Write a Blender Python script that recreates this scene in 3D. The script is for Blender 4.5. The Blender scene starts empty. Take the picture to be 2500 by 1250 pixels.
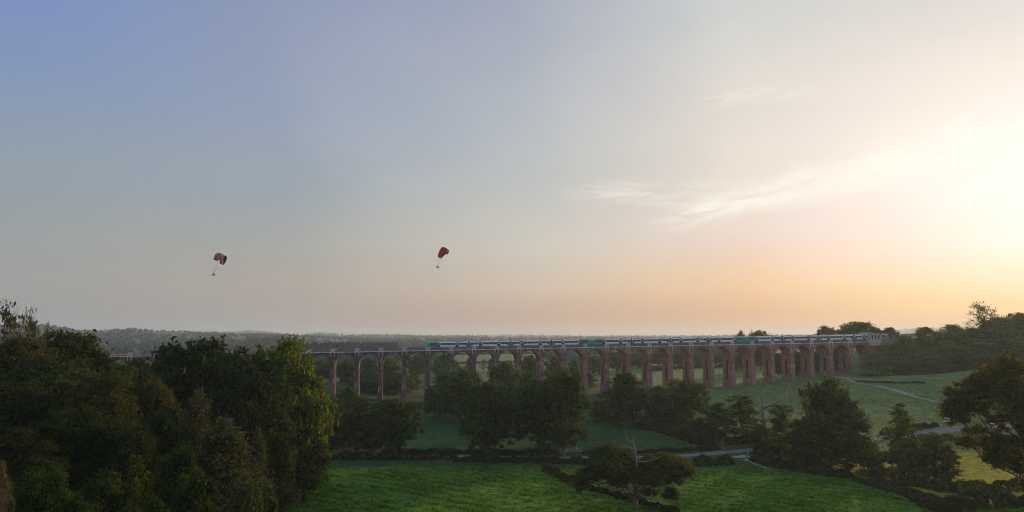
import bpy, math, random
import numpy as np
from mathutils import Vector, Matrix, Euler

sc = bpy.context.scene
COL = sc.collection
R = math.radians

# ------------------------------------------------------------------ camera, world, sun, exposure
F_PX = 1700.0                       # focal length in pixels of the 2500 px wide photograph
PITCH = math.atan(205.0 / F_PX)     # horizon lies 205 px under the picture's centre
CAM_Z = 34.0
cam = bpy.data.cameras.new("camera")
cam.sensor_width = 36.0
cam.lens = 36.0 * F_PX / 2500.0
cam.clip_start = 0.5
cam.clip_end = 60000.0
cam_o = bpy.data.objects.new("camera", cam)
cam_o.location = (0, 0, CAM_Z)
cam_o.rotation_euler = (R(90) + PITCH, 0, 0)
COL.objects.link(cam_o)
sc.camera = cam_o

SUN_EL, SUN_AZ = R(10.5), R(37.0)   # azimuth from +Y towards +X
SUN_DIR = Vector((math.cos(SUN_EL) * math.sin(SUN_AZ), math.cos(SUN_EL) * math.cos(SUN_AZ), math.sin(SUN_EL)))
sun = bpy.data.lights.new("sun", 'SUN')
sun.energy = 4.0
sun.angle = R(4.0)
sun.color = (1.0, 0.60, 0.31)
sun_o = bpy.data.objects.new("sun", sun)
sun_o.rotation_euler = SUN_DIR.to_track_quat('Z', 'Y').to_euler()
sun_o.location = (300, 400, 200)
COL.objects.link(sun_o)

sc.view_settings.view_transform = 'Standard'
sc.view_settings.look = 'None'
sc.view_settings.exposure = 0.0
sc.view_settings.gamma = 1.0
sc.cycles.use_adaptive_sampling = False
sc.cycles.denoising_prefilter = 'FAST'
sc.cycles.filter_width = 1.0
sc.cycles.max_bounces = 6
sc.cycles.diffuse_bounces = 3
sc.cycles.volume_bounces = 1
sc.cycles.caustics_reflective = False
sc.cycles.caustics_refractive = False


def lin(c):
    return tuple(((v / 255.0) / 12.92 if v <= 10 else (((v / 255.0) + 0.055) / 1.055) ** 2.4) for v in c)


class NT:
    """short node-tree writer"""
    def __init__(s, tree):
        s.t = tree
        s.n, s.l = tree.nodes, tree.links

    def node(s, typ, **kw):
        nd = s.n.new(typ)
        for k, v in kw.items():
            setattr(nd, k, v)
        return nd

    def put(s, sock, v):
        if v is None:
            return
        if isinstance(v, bpy.types.NodeSocket):
            s.l.new(v, sock)
        else:
            sock.default_value = v

    def math(s, op, a, b=None, c=None, clamp=False):
        nd = s.node('ShaderNodeMath', operation=op, use_clamp=clamp)
        for i, v in enumerate((a, b, c)):
            s.put(nd.inputs[i], v)
        return nd.outputs[0]

    def ramp(s, fac, stops, interp='LINEAR'):
        nd = s.node('ShaderNodeValToRGB')
        cr = nd.color_ramp
        cr.interpolation = interp
        while len(cr.elements) < len(stops):
            cr.elements.new(0.5)
        for e, (p, c) in zip(cr.elements, stops):
            e.position = p
            e.color = (*c[:3], 1)
        s.put(nd.inputs[0], fac)
        return nd.outputs[0]

    def mix(s, fac, a, b, mode='MIX'):
        nd = s.node('ShaderNodeMix', data_type='RGBA', blend_type=mode)
        nd.clamp_factor = True
        s.put(nd.inputs[0], fac)
        s.put(nd.inputs[6], (*a, 1) if isinstance(a, tuple) and len(a) == 3 else a)
        s.put(nd.inputs[7], (*b, 1) if isinstance(b, tuple) and len(b) == 3 else b)
        return nd.outputs[2]

    def rng(s, v, a, b, c=0.0, d=1.0, smooth=False):
        nd = s.node('ShaderNodeMapRange')
        nd.interpolation_type = 'SMOOTHSTEP' if smooth else 'LINEAR'
        for i, x in enumerate((v, a, b, c, d)):
            s.put(nd.inputs[i], x)
        return nd.outputs[0]

    def noise(s, vec, scale, detail=3.0, rough=0.55, dist=0.0):
        nd = s.node('ShaderNodeTexNoise')
        s.put(nd.inputs['Vector'], vec)
        nd.inputs['Scale'].default_value = scale
        nd.inputs['Detail'].default_value = detail
        nd.inputs['Roughness'].default_value = rough
        nd.inputs['Distortion'].default_value = dist
        return nd.outputs['Fac']

    def comb(s, x, y, z):
        nd = s.node('ShaderNodeCombineXYZ')
        for i, v in enumerate((x, y, z)):
            s.put(nd.inputs[i], v)
        return nd.outputs[0]


def build_world():
    w = bpy.data.worlds.new("World")
    sc.world = w
    w.use_nodes = True
    N = NT(w.node_tree)
    N.n.clear()
    tc = N.node('ShaderNodeTexCoord')
    sep = N.node('ShaderNodeSeparateXYZ')
    N.l.new(tc.outputs['Generated'], sep.inputs[0])
    x, y, z = sep.outputs
    DEG = 180 / math.pi
    el = N.math('MULTIPLY', N.math('ARCSINE', z), DEG)
    az = N.math('MULTIPLY', N.math('ARCTAN2', x, y), DEG)
    az_true = az
    az = N.math('ADD', az, N.math('MULTIPLY', N.math('SUBTRACT', N.noise(tc.outputs['Generated'], 2.2, 4.0, 0.55, 0.3), 0.5), 16.0))
    t = N.math('DIVIDE', el, 50.0, clamp=True)
    # colour of the evening sky by height above the horizon, at six bearings
    E_ = lambda d: max(0.0, d / 50.0)
    cols = [
        (-38, [(0, (158, 153, 151)), (3, (158, 156, 153)), (7, (154, 160, 160)), (12, (147, 160, 173)), (17, (134, 154, 186)), (22, (124, 146, 195)), (30, (110, 138, 200)), (50, (112, 138, 196))]),
        (-19, [(0, (160, 150, 146)), (2, (168, 156, 148)), (4.2, (174, 164, 154)), (7.5, (168, 168, 163)), (12.5, (155, 166, 176)), (17.5, (146, 160, 184)), (25, (141, 154, 186)), (50, (120, 143, 195))]),
        (0, [(0, (160, 104, 90)), (1.5, (188, 144, 124)), (4.2, (207, 186, 166)), (7.5, (207, 200, 188)), (12.7, (194, 196, 194)), (17.5, (181, 188, 195)), (27, (164, 171, 190)), (50, (130, 150, 195))]),
        (19, [(0, (186, 96, 50)), (1.5, (222, 146, 92)), (4.2, (240, 192, 144)), (8.5, (239, 218, 207)), (12.5, (234, 223, 211)), (18, (228, 220, 211)), (25.5, (209, 212, 210)), (50, (150, 162, 185))]),
        (37, [(0, (200, 134, 66)), (2, (236, 186, 116)), (4, (246, 216, 188)), (6.5, (248, 232, 230)), (11, (247, 236, 240)), (14, (246, 236, 234)), (19, (235, 226, 220)), (23, (221, 217, 214)), (50, (165, 172, 188))]),
        (75, [(0, (215, 165, 125)), (6, (232, 205, 178)), (14, (225, 220, 212)), (25, (190, 195, 205)), (50, (125, 145, 185))]),
        (130, [(0, (200, 188, 184)), (8, (190, 190, 194)), (20, (168, 180, 204)), (50, (118, 143, 198))]),
    ]
    cur = None
    prev = None
    for a, st in cols:
        c = N.ramp(t, [(E_(d), lin(k)) for d, k in st])
        if cur is None:
            cur = c
        else:
            cur = N.mix(N.rng(az, prev, a, smooth=False), cur, c)
        prev = a
    back = N.ramp(t, [(E_(d), lin(k)) for d, k in [(0, (196, 188, 188)), (10, (184, 188, 200)), (50, (122, 146, 200))]])
    cur = N.mix(N.rng(az, -38, -90), cur, back)
    az = az_true
    # high thin cloud: streaks placed by bearing and height, drawn out along their own slope
    def streak(az0, el0, slope, half_len, half_w, sx, sy, seed, lo, hi):
        u = N.math('SUBTRACT', az, az0)
        v = N.math('SUBTRACT', N.math('SUBTRACT', el, el0), N.math('MULTIPLY', u, slope))
        vec = N.comb(N.math('MULTIPLY', u, sx), N.math('MULTIPLY', v, sy), seed)
        wob = N.math('MULTIPLY', N.math('SUBTRACT', N.noise(N.comb(N.math('MULTIPLY', u, 0.12), seed, 0.0), 1.0, 2.0), 0.5), half_w * 1.8)
        v2 = N.math('ADD', v, wob)
        env_v = N.rng(N.math('ABSOLUTE', v2), half_w, 0.0, smooth=True)
        env_u = N.rng(N.math('ABSOLUTE', u), half_len, half_len * 0.25, smooth=True)
        n = N.rng(N.noise(vec, 1.0, 6.0, 0.6, 0.6), lo, hi, smooth=True)
        return N.math('MULTIPLY', N.math('MULTIPLY', env_v, env_u), n)
    m1 = streak(25, 11.9, 0.19, 16, 1.9, 0.22, 1.0, 3.1, 0.33, 0.66)
    m2 = streak(18.8, 10.5, 0.16, 8.5, 1.25, 0.26, 1.5, 8.4, 0.32, 0.62)
    m3 = streak(19.5, 18.6, 0.05, 6, 1.2, 0.30, 2.2, 5.7, 0.42, 0.68)
    m4 = streak(13.0, 11.7, -0.03, 11, 1.5, 0.20, 1.5, 1.7, 0.36, 0.64)
    m5 = streak(31, 13.2, 0.22, 12, 3.0, 0.12, 0.5, 6.2, 0.30, 0.60)
    warm = lin((255, 250, 240))
    cur = N.mix(N.math('MULTIPLY', m5, 0.45), cur, warm)
    cur = N.mix(N.math('MULTIPLY', m1, 0.95), cur, warm)
    cur = N.mix(N.math('MULTIPLY', m2, 1.0), cur, warm)
    cur = N.mix(N.math('MULTIPLY', m3, 0.35), cur, warm)
    cur = N.mix(N.math('MULTIPLY', m4, 0.80), cur, lin((244, 234, 222)))
    # broad faint mottling, so the gradient is not mathematically clean
    nz = N.noise(N.comb(N.math('MULTIPLY', az, 0.05), N.math('MULTIPLY', el, 0.16), 0.3), 1.0, 5.0, 0.55, 0.4)
    cur = N.mix(1.0, cur, N.ramp(nz, [(0.25, (0.955, 0.965, 0.975)), (0.75, (1.045, 1.035, 1.025))]), 'MULTIPLY')
    # glow about the sun, which stands behind thin cloud
    sd = N.node('ShaderNodeVectorMath', operation='DOT_PRODUCT')
    N.l.new(tc.outputs['Generated'], sd.inputs[0])
    sd.inputs[1].default_value = SUN_DIR
    d = N.math('MAXIMUM', sd.outputs['Value'], 0.0)
    glow = N.math('MULTIPLY', N.math('POWER', d, 120.0), 0.06)
    gl = N.mix(1.0, (1.0, 0.90, 0.74), N.comb(glow, glow, glow), 'MULTIPLY')
    cur = N.mix(1.0, cur, gl, 'ADD')
    sky = N.node('ShaderNodeTexSky', sky_type='NISHITA')
    sky.sun_disc = False
    sky.sun_elevation = SUN_EL
    sky.sun_rotation = SUN_AZ
    sky.altitude = 50
    sky.air_density = 1.0
    sky.dust_density = 2.0
    nish = N.mix(1.0, sky.outputs[0], (0.08, 0.08, 0.08), 'MULTIPLY')
    cur = N.mix(0.06, cur, nish)
    bg = N.node('ShaderNodeBackground')
    N.l.new(cur, bg.inputs['Color'])
    bg.inputs['Strength'].default_value = 1.0
    out = N.node('ShaderNodeOutputWorld')
    N.l.new(bg.outputs[0], out.inputs['Surface'])


build_world()

# ------------------------------------------------------------------ helpers
rng = np.random.default_rng(11)
random.seed(5)


def smooth(a, b, x):
    t = np.clip((np.asarray(x, float) - a) / (b - a), 0, 1)
    return t * t * (3 - 2 * t)


def ray(px, py):
    dx, dz = (px - 1250.0) / F_PX, -(py - 625.0) / F_PX
    c, s = math.cos(PITCH), math.sin(PITCH)
    return np.array([dx, c - dz * s, s + dz * c])


def at(px, py, Y):
    d = ray(px, py)
    return d * (Y / d[1]) + np.array([0, 0, CAM_Z])


# smooth pseudo-random field for the land (sum of sines)
_fr = np.random.default_rng(3)
_FK = [(_fr.uniform(-1, 1), _fr.uniform(-1, 1), _fr.uniform(0, 6.28)) for _ in range(10)]


def wav(x, y, scale):
    s = 0
    for i, (a, b, p) in enumerate(_FK):
        k = (1.0 + 0.45 * i) / scale
        s = s + np.sin((a * x + b * y) * k * 2.2 + p) / (1 + 0.5 * i)
    return s / 4.0


VX = [-400, -290, -235, -200, -165, -120, -90, -40, 0, 40, 70, 118, 160, 190, 205, 222, 240, 300, 420]
VH = [34, 30, 26, 20, 14, 9, 5.5, 2.0, 3.0, 5.0, 7.2, 8.6, 12.2, 15.8, 17.5, 21.0, 24.0, 29.5, 36]


def H(X, Y):
    X = np.asarray(X, float)
    Y = np.asarray(Y, float)
    az = X / np.maximum(Y, 60.0)
    hv = np.interp(X, VX, VH)
    near = hv * smooth(170, 350, Y)
    near = np.where(X > 130, near * (1 - 0.25 * smooth(170, 300, X) * smooth(395, 330, Y)), near)
    left = 17 * smooth(-0.35, -0.64, az) * smooth(8, 45, Y) * (1 - smooth(230, 330, Y))
    right = 2.0 * smooth(30, 110, X) * smooth(140, 260, Y)
    h = np.maximum(near, left) + right * (1 - smooth(300, 360, Y)) + 0.25 * wav(X, Y, 22)
    # beyond the viaduct: flat valley, a nearer ridge on the left, the far skyline ridge
    sky_z = CAM_Z - 12 + (830 - np.interp(az, [-0.9, -0.67, -0.6, -0.47, -0.40, -0.374, -0.34, -0.318, -0.307, -0.295, -0.274, -0.25, -0.215, -0.19, -0.172, -0.14, -0.12, -0.095, -0.03, 0.02, 0.1, 0.3, 0.45, 0.55, 0.585, 0.62, 0.9],
                                          [790, 804, 812, 811, 812, 808, 813, 817, 821, 816, 813, 815, 817, 816, 815, 820, 824, 820, 821, 819, 822, 823, 821, 807, 801, 803, 797])) * 9000 / 1712
    base = np.interp(Y, [380, 700, 1000, 1300, 2000, 3000, 4200], [7, 6, 8, 11, 17, 27, 42])
    base = base + (sky_z - base) * smooth(3600, 9000, Y)
    l_z = CAM_Z - 13 + (830 - np.interp(az, [-0.9, -0.75, -0.67, -0.645, -0.62, -0.59, -0.565, -0.54, -0.51, -0.47, -0.45, -0.42, -0.34, -0.25, -0.15], [785, 790, 794, 797, 806, 808, 804, 802, 808, 806, 811, 812, 816, 824, 836])) * 3200 / 1712
    lift = np.maximum(0, l_z - base) * smooth(1200, 3200, Y) * (1 - smooth(3600, 6500, Y))
    far = base + lift + wav(X, Y, 900) * np.interp(Y, [500, 2000, 6000, 9000], [1.0, 5.0, 14.0, 20.0])
    far = far - 120 * smooth(9600, 13500, Y)
    bank = np.interp(X, [170, 215, 250, 330], [0, 6, 12, 18]) * smooth(395, 440, Y) * (1 - smooth(560, 900, Y))
    far = far + 6.5 * smooth(60, 130, X) * smooth(430, 600, Y) * (1 - smooth(900, 1500, Y))
    w = smooth(380, 650, Y)
    return h * (1 - w) + far * w + bank


def ground(px, py):
    d = ray(px, py)
    t0, t1 = 20.0, 20.0
    o = np.array([0, 0, CAM_Z])
    t = 20.0
    while t < 6000:
        p = o + d * t
        if p[2] < H(p[0], p[1]):
            a, b = t - max(1.0, t * 0.01), t
            for _ in range(30):
                m = 0.5 * (a + b)
                p = o + d * m
                if p[2] < H(p[0], p[1]):
                    b = m
                else:
                    a = m
            return p
        t += max(1.0, t * 0.01)
    return o + d * 3000


def mesh_np(name, V, Fq, mats=(), mi=None, smooth_shade=False):
    """V (n,3); Fq (m,k) equal-sided faces, or a list of index tuples."""
    me = bpy.data.meshes.new(name)
    V = np.asarray(V, np.float32)
    if isinstance(Fq, np.ndarray):
        m, k = Fq.shape
        me.vertices.add(len(V))
        me.vertices.foreach_set('co', V.ravel())
        me.loops.add(m * k)
        me.loops.foreach_set('vertex_index', Fq.astype(np.int32).ravel())
        me.polygons.add(m)
        me.polygons.foreach_set('loop_start', np.arange(0, m * k, k, dtype=np.int32))
        me.polygons.foreach_set('loop_total', np.full(m, k, np.int32))
    else:
        me.from_pydata([tuple(map(float, v)) for v in V], [], Fq)
    for m_ in mats:
        me.materials.append(m_)
    if mi is not None:
        me.polygons.foreach_set('material_index', np.asarray(mi, np.int32))
    if smooth_shade:
        me.polygons.foreach_set('use_smooth', np.ones(len(me.polygons), bool))
    me.update()
    me.validate()
    return me


class MB:
    """collects boxes, tubes and quads, links them as one mesh object"""
    def __init__(s):
        s.v, s.f, s.m = [], [], []

    def add(s, vs, fs, mi=0):
        o = len(s.v)
        s.v += [tuple(map(float, v)) for v in vs]
        s.f += [tuple(i + o for i in f) for f in fs]
        s.m += [mi] * len(fs)

    def box(s, x0, x1, y0, y1, z0, z1, mi=0, shear=0.0):
        vs = [(x, y, z + shear * x) for x in (x0, x1) for y in (y0, y1) for z in (z0, z1)]
        s.add(vs, [(0, 1, 3, 2), (4, 6, 7, 5), (0, 4, 5, 1), (2, 3, 7, 6), (0, 2, 6, 4), (1, 5, 7, 3)], mi)

    def tube(s, pts, rad, n=6, mi=0, cap=True):
        pts = [Vector(p) for p in pts]
        rings = []
        up = Vector((0.13, 0.21, 1)).normalized()
        for i, p in enumerate(pts):
            d = (pts[min(i + 1, len(pts) - 1)] - pts[max(i - 1, 0)])
            d = d.normalized() if d.length > 1e-9 else Vector((0, 0, 1))
            a = d.cross(up)
            if a.length < 1e-3:
                a = d.cross(Vector((1, 0, 0)))
            a.normalize()
            b = d.cross(a)
            rings.append([p + (a * math.cos(6.2832 * k / n) + b * math.sin(6.2832 * k / n)) * rad[i] for k in range(n)])
        vs = [v for r_ in rings for v in r_]
        fs = []
        for i in range(len(pts) - 1):
            for k in range(n):
                k2 = (k + 1) % n
                fs.append((i * n + k, i * n + k2, (i + 1) * n + k2, (i + 1) * n + k))
        if cap:
            fs.append(tuple(range(n - 1, -1, -1)))
            fs.append(tuple((len(pts) - 1) * n + k for k in range(n)))
        s.add(vs, fs, mi)

    def mesh(s, name, mats, sm=False):
        return mesh_np(name, s.v, s.f, mats, s.m, sm)


def link(name, me, parent=None, loc=None):
    o = bpy.data.objects.new(name, me)
    COL.objects.link(o)
    if parent is not None:
        o.parent = parent
    if loc is not None:
        o.location = loc
    return o


def tag(o, label=None, cat=None, group=None, kind=None):
    if label:
        o['label'] = label
    if cat:
        o['category'] = cat
    if group:
        o['group'] = group
    if kind:
        o['kind'] = kind
    return o


def empty(name, loc, label, cat, group=None, rz=0.0):
    o = bpy.data.objects.new(name, None)
    o.empty_display_size = 0.5
    COL.objects.link(o)
    o.location = tuple(map(float, loc))
    o.rotation_euler = (0, 0, rz)
    return tag(o, label, cat, group)


# ------------------------------------------------------------------ materials
def new_mat(name):
    m = bpy.data.materials.new(name)
    m.use_nodes = True
    N = NT(m.node_tree)
    N.n.clear()
    out = N.node('ShaderNodeOutputMaterial')
    return m, N, out


def pbr(name, col, rough=0.7, var=0.12, scale=3.0, metallic=0.0, bump=0.0, emit=None):
    m, N, out = new_mat(name)
    tc = N.node('ShaderNodeTexCoord')
    n = N.noise(tc.outputs['Object'], scale, 5.0, 0.6)
    c = N.mix(1.0, tuple(col), N.ramp(n, [(0.25, (1 - var,) * 3), (0.75, (1 + var,) * 3)]), 'MULTIPLY')
    b = N.node('ShaderNodeBsdfPrincipled')
    N.l.new(c, b.inputs['Base Color'])
    b.inputs['Roughness'].default_value = rough
    b.inputs['Metallic'].default_value = metallic
    if bump:
        bp = N.node('ShaderNodeBump')
        bp.inputs['Strength'].default_value = bump
        bp.inputs['Distance'].default_value = 0.05
        N.l.new(n, bp.inputs['Height'])
        N.l.new(bp.outputs[0], b.inputs['Normal'])
    if emit:
        N.put(b.inputs['Emission Color'], (*emit[0], 1))
        b.inputs['Emission Strength'].default_value = emit[1]
    N.l.new(b.outputs[0], out.inputs['Surface'])
    return m


def leaf_mat(name, trans=0.45):
    """leaves: colour of the object, varied from leaf to leaf and from bough to bough"""
    m, N, out = new_mat(name)
    oi = N.node('ShaderNodeObjectInfo')
    ge = N.node('ShaderNodeNewGeometry')
    tc = N.node('ShaderNodeTexCoord')
    n = N.noise(tc.outputs['Object'], 0.35, 3.0, 0.6)
    c = N.mix(1.0, oi.outputs['Color'], N.ramp(ge.outputs['Random Per Island'], [(0.0, (0.55, 0.58, 0.5)), (0.5, (1, 1, 1)), (1.0, (1.5, 1.42, 1.3))]), 'MULTIPLY')
    c = N.mix(1.0, c, N.ramp(n, [(0.3, (0.7, 0.78, 0.72)), (0.7, (1.35, 1.22, 1.15))]), 'MULTIPLY')
    df = N.node('ShaderNodeBsdfDiffuse')
    tr = N.node('ShaderNodeBsdfTranslucent')
    N.l.new(c, df.inputs['Color'])
    c2 = N.mix(1.0, c, (1.25, 1.15, 0.55), 'MULTIPLY')
    N.l.new(c2, tr.inputs['Color'])
    mx = N.node('ShaderNodeMixShader')
    mx.inputs[0].default_value = trans
    N.l.new(df.outputs[0], mx.inputs[1])
    N.l.new(tr.outputs[0], mx.inputs[2])
    N.l.new(mx.outputs[0], out.inputs['Surface'])
    return m


def brick_mat(name, base, base2, soot, pale, pale_amt):
    m, N, out = new_mat(name)
    tc = N.node('ShaderNodeTexCoord')
    ge = N.node('ShaderNodeNewGeometry')
    pos = ge.outputs['Position']
    sep = N.node('ShaderNodeSeparateXYZ')
    N.l.new(pos, sep.inputs[0])
    # courses of brick
    along = N.math('ADD', N.math('MULTIPLY', sep.outputs[0], 0.988), N.math('MULTIPLY', sep.outputs[1], 0.7))
    wet = N.rng(sep.outputs[0], 90.0, -90.0, -0.07, 0.22)      # the valley bottom's piers are the sootiest
    bt = N.node('ShaderNodeTexBrick')
    N.l.new(N.comb(along, sep.outputs[2], 0.0), bt.inputs['Vector'])
    bt.inputs['Color1'].default_value = (*base, 1)
    bt.inputs['Color2'].default_value = (*base2, 1)
    bt.inputs['Mortar'].default_value = (*(v * 1.25 for v in base2), 1)
    bt.inputs['Scale'].default_value = 1.0
    bt.inputs['Mortar Size'].default_value = 0.012
    bt.inputs['Brick Width'].default_value = 0.23
    bt.inputs['Row Height'].default_value = 0.08
    n1 = N.noise(pos, 0.33, 6.0, 0.65)
    oi = N.node('ShaderNodeObjectInfo')                          # every pier and bay weathers in its own way
    own = N.math('MULTIPLY', N.math('SUBTRACT', oi.outputs['Random'], 0.5), 0.16)
    c = N.mix(N.rng(N.math('ADD', N.math('ADD', n1, wet), own), 0.47, 0.70), bt.outputs[0], soot)
    # pale lime streaks that run down the faces
    st = N.comb(N.math('MULTIPLY', along, 1.1), N.math('MULTIPLY', sep.outputs[2], 0.16), 0.0)
    n2 = N.noise(st, 1.0, 5.0, 0.6, 0.3)
    c = N.mix(N.math('MULTIPLY', N.rng(n2, 0.56, 0.68), pale_amt), c, pale)
    n3 = N.noise(pos, 2.2, 4.0, 0.7)
    c = N.mix(1.0, c, N.ramp(n3, [(0.25, (0.72, 0.72, 0.74)), (0.75, (1.28, 1.26, 1.22))]), 'MULTIPLY')
    # patches of renewed redder brick
    n4 = N.noise(N.comb(N.math('MULTIPLY', along, 0.25), N.math('MULTIPLY', sep.outputs[2], 0.22), 4.0), 1.0, 2.0)
    c = N.mix(N.math('MULTIPLY', N.rng(n4, 0.58, 0.68), 0.55), c, (0.27, 0.105, 0.06))
    b = N.node('ShaderNodeBsdfPrincipled')
    N.l.new(c, b.inputs['Base Color'])
    b.inputs['Roughness'].default_value = 0.9
    b.inputs['Specular IOR Level'].default_value = 0.2
    bp = N.node('ShaderNodeBump')
    bp.inputs['Strength'].default_value = 0.5
    bp.inputs['Distance'].default_value = 0.06
    N.l.new(n3, bp.inputs['Height'])
    N.l.new(bp.outputs[0], b.inputs['Normal'])
    N.l.new(b.outputs[0], out.inputs['Surface'])
    return m


def ground_mat():
    m, N, out = new_mat("grassland")
    at_ = N.node('ShaderNodeAttribute', attribute_name='cover')
    ge = N.node('ShaderNodeNewGeometry')
    pos = ge.outputs['Position']
    sep = N.node('ShaderNodeSeparateXYZ')
    N.l.new(pos, sep.inputs[0])
    n1 = N.noise(pos, 1.3, 6.0, 0.7)
    n2 = N.noise(pos, 0.09, 5.0, 0.6)
    st = N.comb(N.math('MULTIPLY', sep.outputs[0], 0.35), N.math('MULTIPLY', sep.outputs[1], 0.8), 0.0)
    n3 = N.noise(st, 1.0, 4.0, 0.65)
    c = N.mix(1.0, at_.outputs['Color'], N.ramp(n1, [(0.2, (0.45, 0.5, 0.45)), (0.8, (1.6, 1.5, 1.4))]), 'MULTIPLY')
    c = N.mix(1.0, c, N.ramp(n2, [(0.3, (0.72, 0.80, 0.8)), (0.7, (1.3, 1.2, 1.1))]), 'MULTIPLY')
    c = N.mix(1.0, c, N.ramp(n3, [(0.34, (0.42, 0.5, 0.5)), (0.66, (1.35, 1.3, 1.2))]), 'MULTIPLY')
    b = N.node('ShaderNodeBsdfPrincipled')
    N.l.new(c, b.inputs['Base Color'])
    b.inputs['Roughness'].default_value = 0.95
    b.inputs['Specular IOR Level'].default_value = 0.1
    bp = N.node('ShaderNodeBump')
    bp.inputs['Strength'].default_value = 0.8
    bp.inputs['Distance'].default_value = 0.35
    N.l.new(N.math('ADD', n1, n3), bp.inputs['Height'])
    N.l.new(bp.outputs[0], b.inputs['Normal'])
    N.l.new(b.outputs[0], out.inputs['Surface'])
    return m




def grass_mat():
    m, N, out = new_mat("grass_blades")
    oi = N.node('ShaderNodeObjectInfo')
    ge = N.node('ShaderNodeNewGeometry')
    sep = N.node('ShaderNodeSeparateXYZ')
    N.l.new(ge.outputs['Position'], sep.inputs[0])
    v = N.comb(N.math('MULTIPLY', sep.outputs[0], 0.55), N.math('MULTIPLY', sep.outputs[1], 0.85), 0.0)
    n1 = N.noise(v, 1.0, 4.0, 0.7, 0.4)
    n2 = N.noise(v, 0.12, 3.0, 0.6)
    c = N.mix(1.0, oi.outputs['Color'], N.ramp(n1, [(0.36, (0.22, 0.30, 0.30)), (0.5, (0.95, 0.95, 0.95)), (0.68, (1.5, 1.3, 1.1))]), 'MULTIPLY')
    c = N.mix(1.0, c, N.ramp(n2, [(0.3, (0.60, 0.72, 0.95)), (0.7, (1.7, 1.15, 0.95))]), 'MULTIPLY')
    c = N.mix(1.0, c, N.ramp(ge.outputs['Random Per Island'], [(0, (0.7,) * 3), (1, (1.3,) * 3)]), 'MULTIPLY')
    df, tr, mx = N.node('ShaderNodeBsdfDiffuse'), N.node('ShaderNodeBsdfTranslucent'), N.node('ShaderNodeMixShader')
    N.l.new(c, df.inputs['Color'])
    N.l.new(c, tr.inputs['Color'])
    mx.inputs[0].default_value = 0.3
    N.l.new(df.outputs[0], mx.inputs[1])
    N.l.new(tr.outputs[0], mx.inputs[2])
    N.l.new(mx.outputs[0], out.inputs['Surface'])
    return m


M_GRASS = grass_mat()
M_LEAF = leaf_mat("leaves")
M_LEAF_DENSE = leaf_mat("leaves_dense", 0.32)
M_BARK = pbr("bark", (0.13, 0.11, 0.09), 0.9, 0.35, 2.0, bump=0.6)
M_BARK_PALE = pbr("birch_bark", (0.22, 0.20, 0.18), 0.85, 0.4, 2.0, bump=0.4)
M_DEADWOOD = pbr("bleached_deadwood", (0.27, 0.215, 0.175), 0.85, 0.3, 1.5, bump=0.5)
M_BRICK = brick_mat("viaduct_brick", (0.34, 0.19, 0.15), (0.24, 0.135, 0.11), (0.072, 0.058, 0.060), (0.55, 0.50, 0.46), 0.8)
M_STONE = pbr("weathered_limestone", (0.62, 0.59, 0.54), 0.9, 0.4, 1.2, bump=0.4)
M_BALUSTER = pbr("dark_limestone", (0.18, 0.165, 0.15), 0.9, 0.45, 0.8, bump=0.4)  # balustrade stone, darker than the blocks and string course
M_BALLAST = pbr("ballast", (0.13, 0.115, 0.10), 0.95, 0.5, 8.0, bump=0.8)
M_RAIL = pbr("steel_rail", (0.28, 0.22, 0.18), 0.45, 0.2, 3.0, metallic=0.8)
M_WHITE = pbr("train_white_paint", (0.74, 0.79, 0.76), 0.4, 0.08, 0.6)
M_TEAL = pbr("train_green_paint", (0.015, 0.36, 0.24), 0.4, 0.12, 0.8)
M_ROOF = pbr("train_roof_grey", (0.50, 0.49, 0.47), 0.6, 0.2, 0.8)
M_GLASS = pbr("train_window_glass", (0.025, 0.035, 0.045), 0.35, 0.4, 0.7)
M_DOOR = pbr("train_door_charcoal", (0.03, 0.033, 0.036), 0.45, 0.2, 2.0)
M_DOORGLASS = pbr("lit_look_train_door_glass", (0.42, 0.40, 0.30), 0.25, 0.25, 1.0)  # pale yellow colour stands for the lit interior behind the glass
M_RUBBER = pbr("black_rubber", (0.015, 0.015, 0.016), 0.8, 0.2, 2.0)
M_UNDER = pbr("underframe", (0.05, 0.05, 0.05), 0.8, 0.3, 2.0)
M_ASPHALT = pbr("pale_asphalt", (0.185, 0.165, 0.145), 0.9, 0.3, 0.6, bump=0.3)
M_TRACK = pbr("worn_chalky_track", (0.30, 0.25, 0.20), 0.95, 0.4, 0.5, bump=0.4)
M_METAL = pbr("galvanised_metal", (0.42, 0.44, 0.44), 0.5, 0.2, 2.0, metallic=0.4)
M_SIGNWHITE = pbr("white_paint", (0.78, 0.78, 0.76), 0.5, 0.06, 2.0)
M_WOOD = pbr("grey_timber", (0.16, 0.13, 0.11), 0.9, 0.3, 3.0, bump=0.3)
M_CONCRETE = pbr("pale_concrete", (0.30, 0.29, 0.28), 0.9, 0.3, 0.8, bump=0.3)
M_GROUND = ground_mat()

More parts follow.
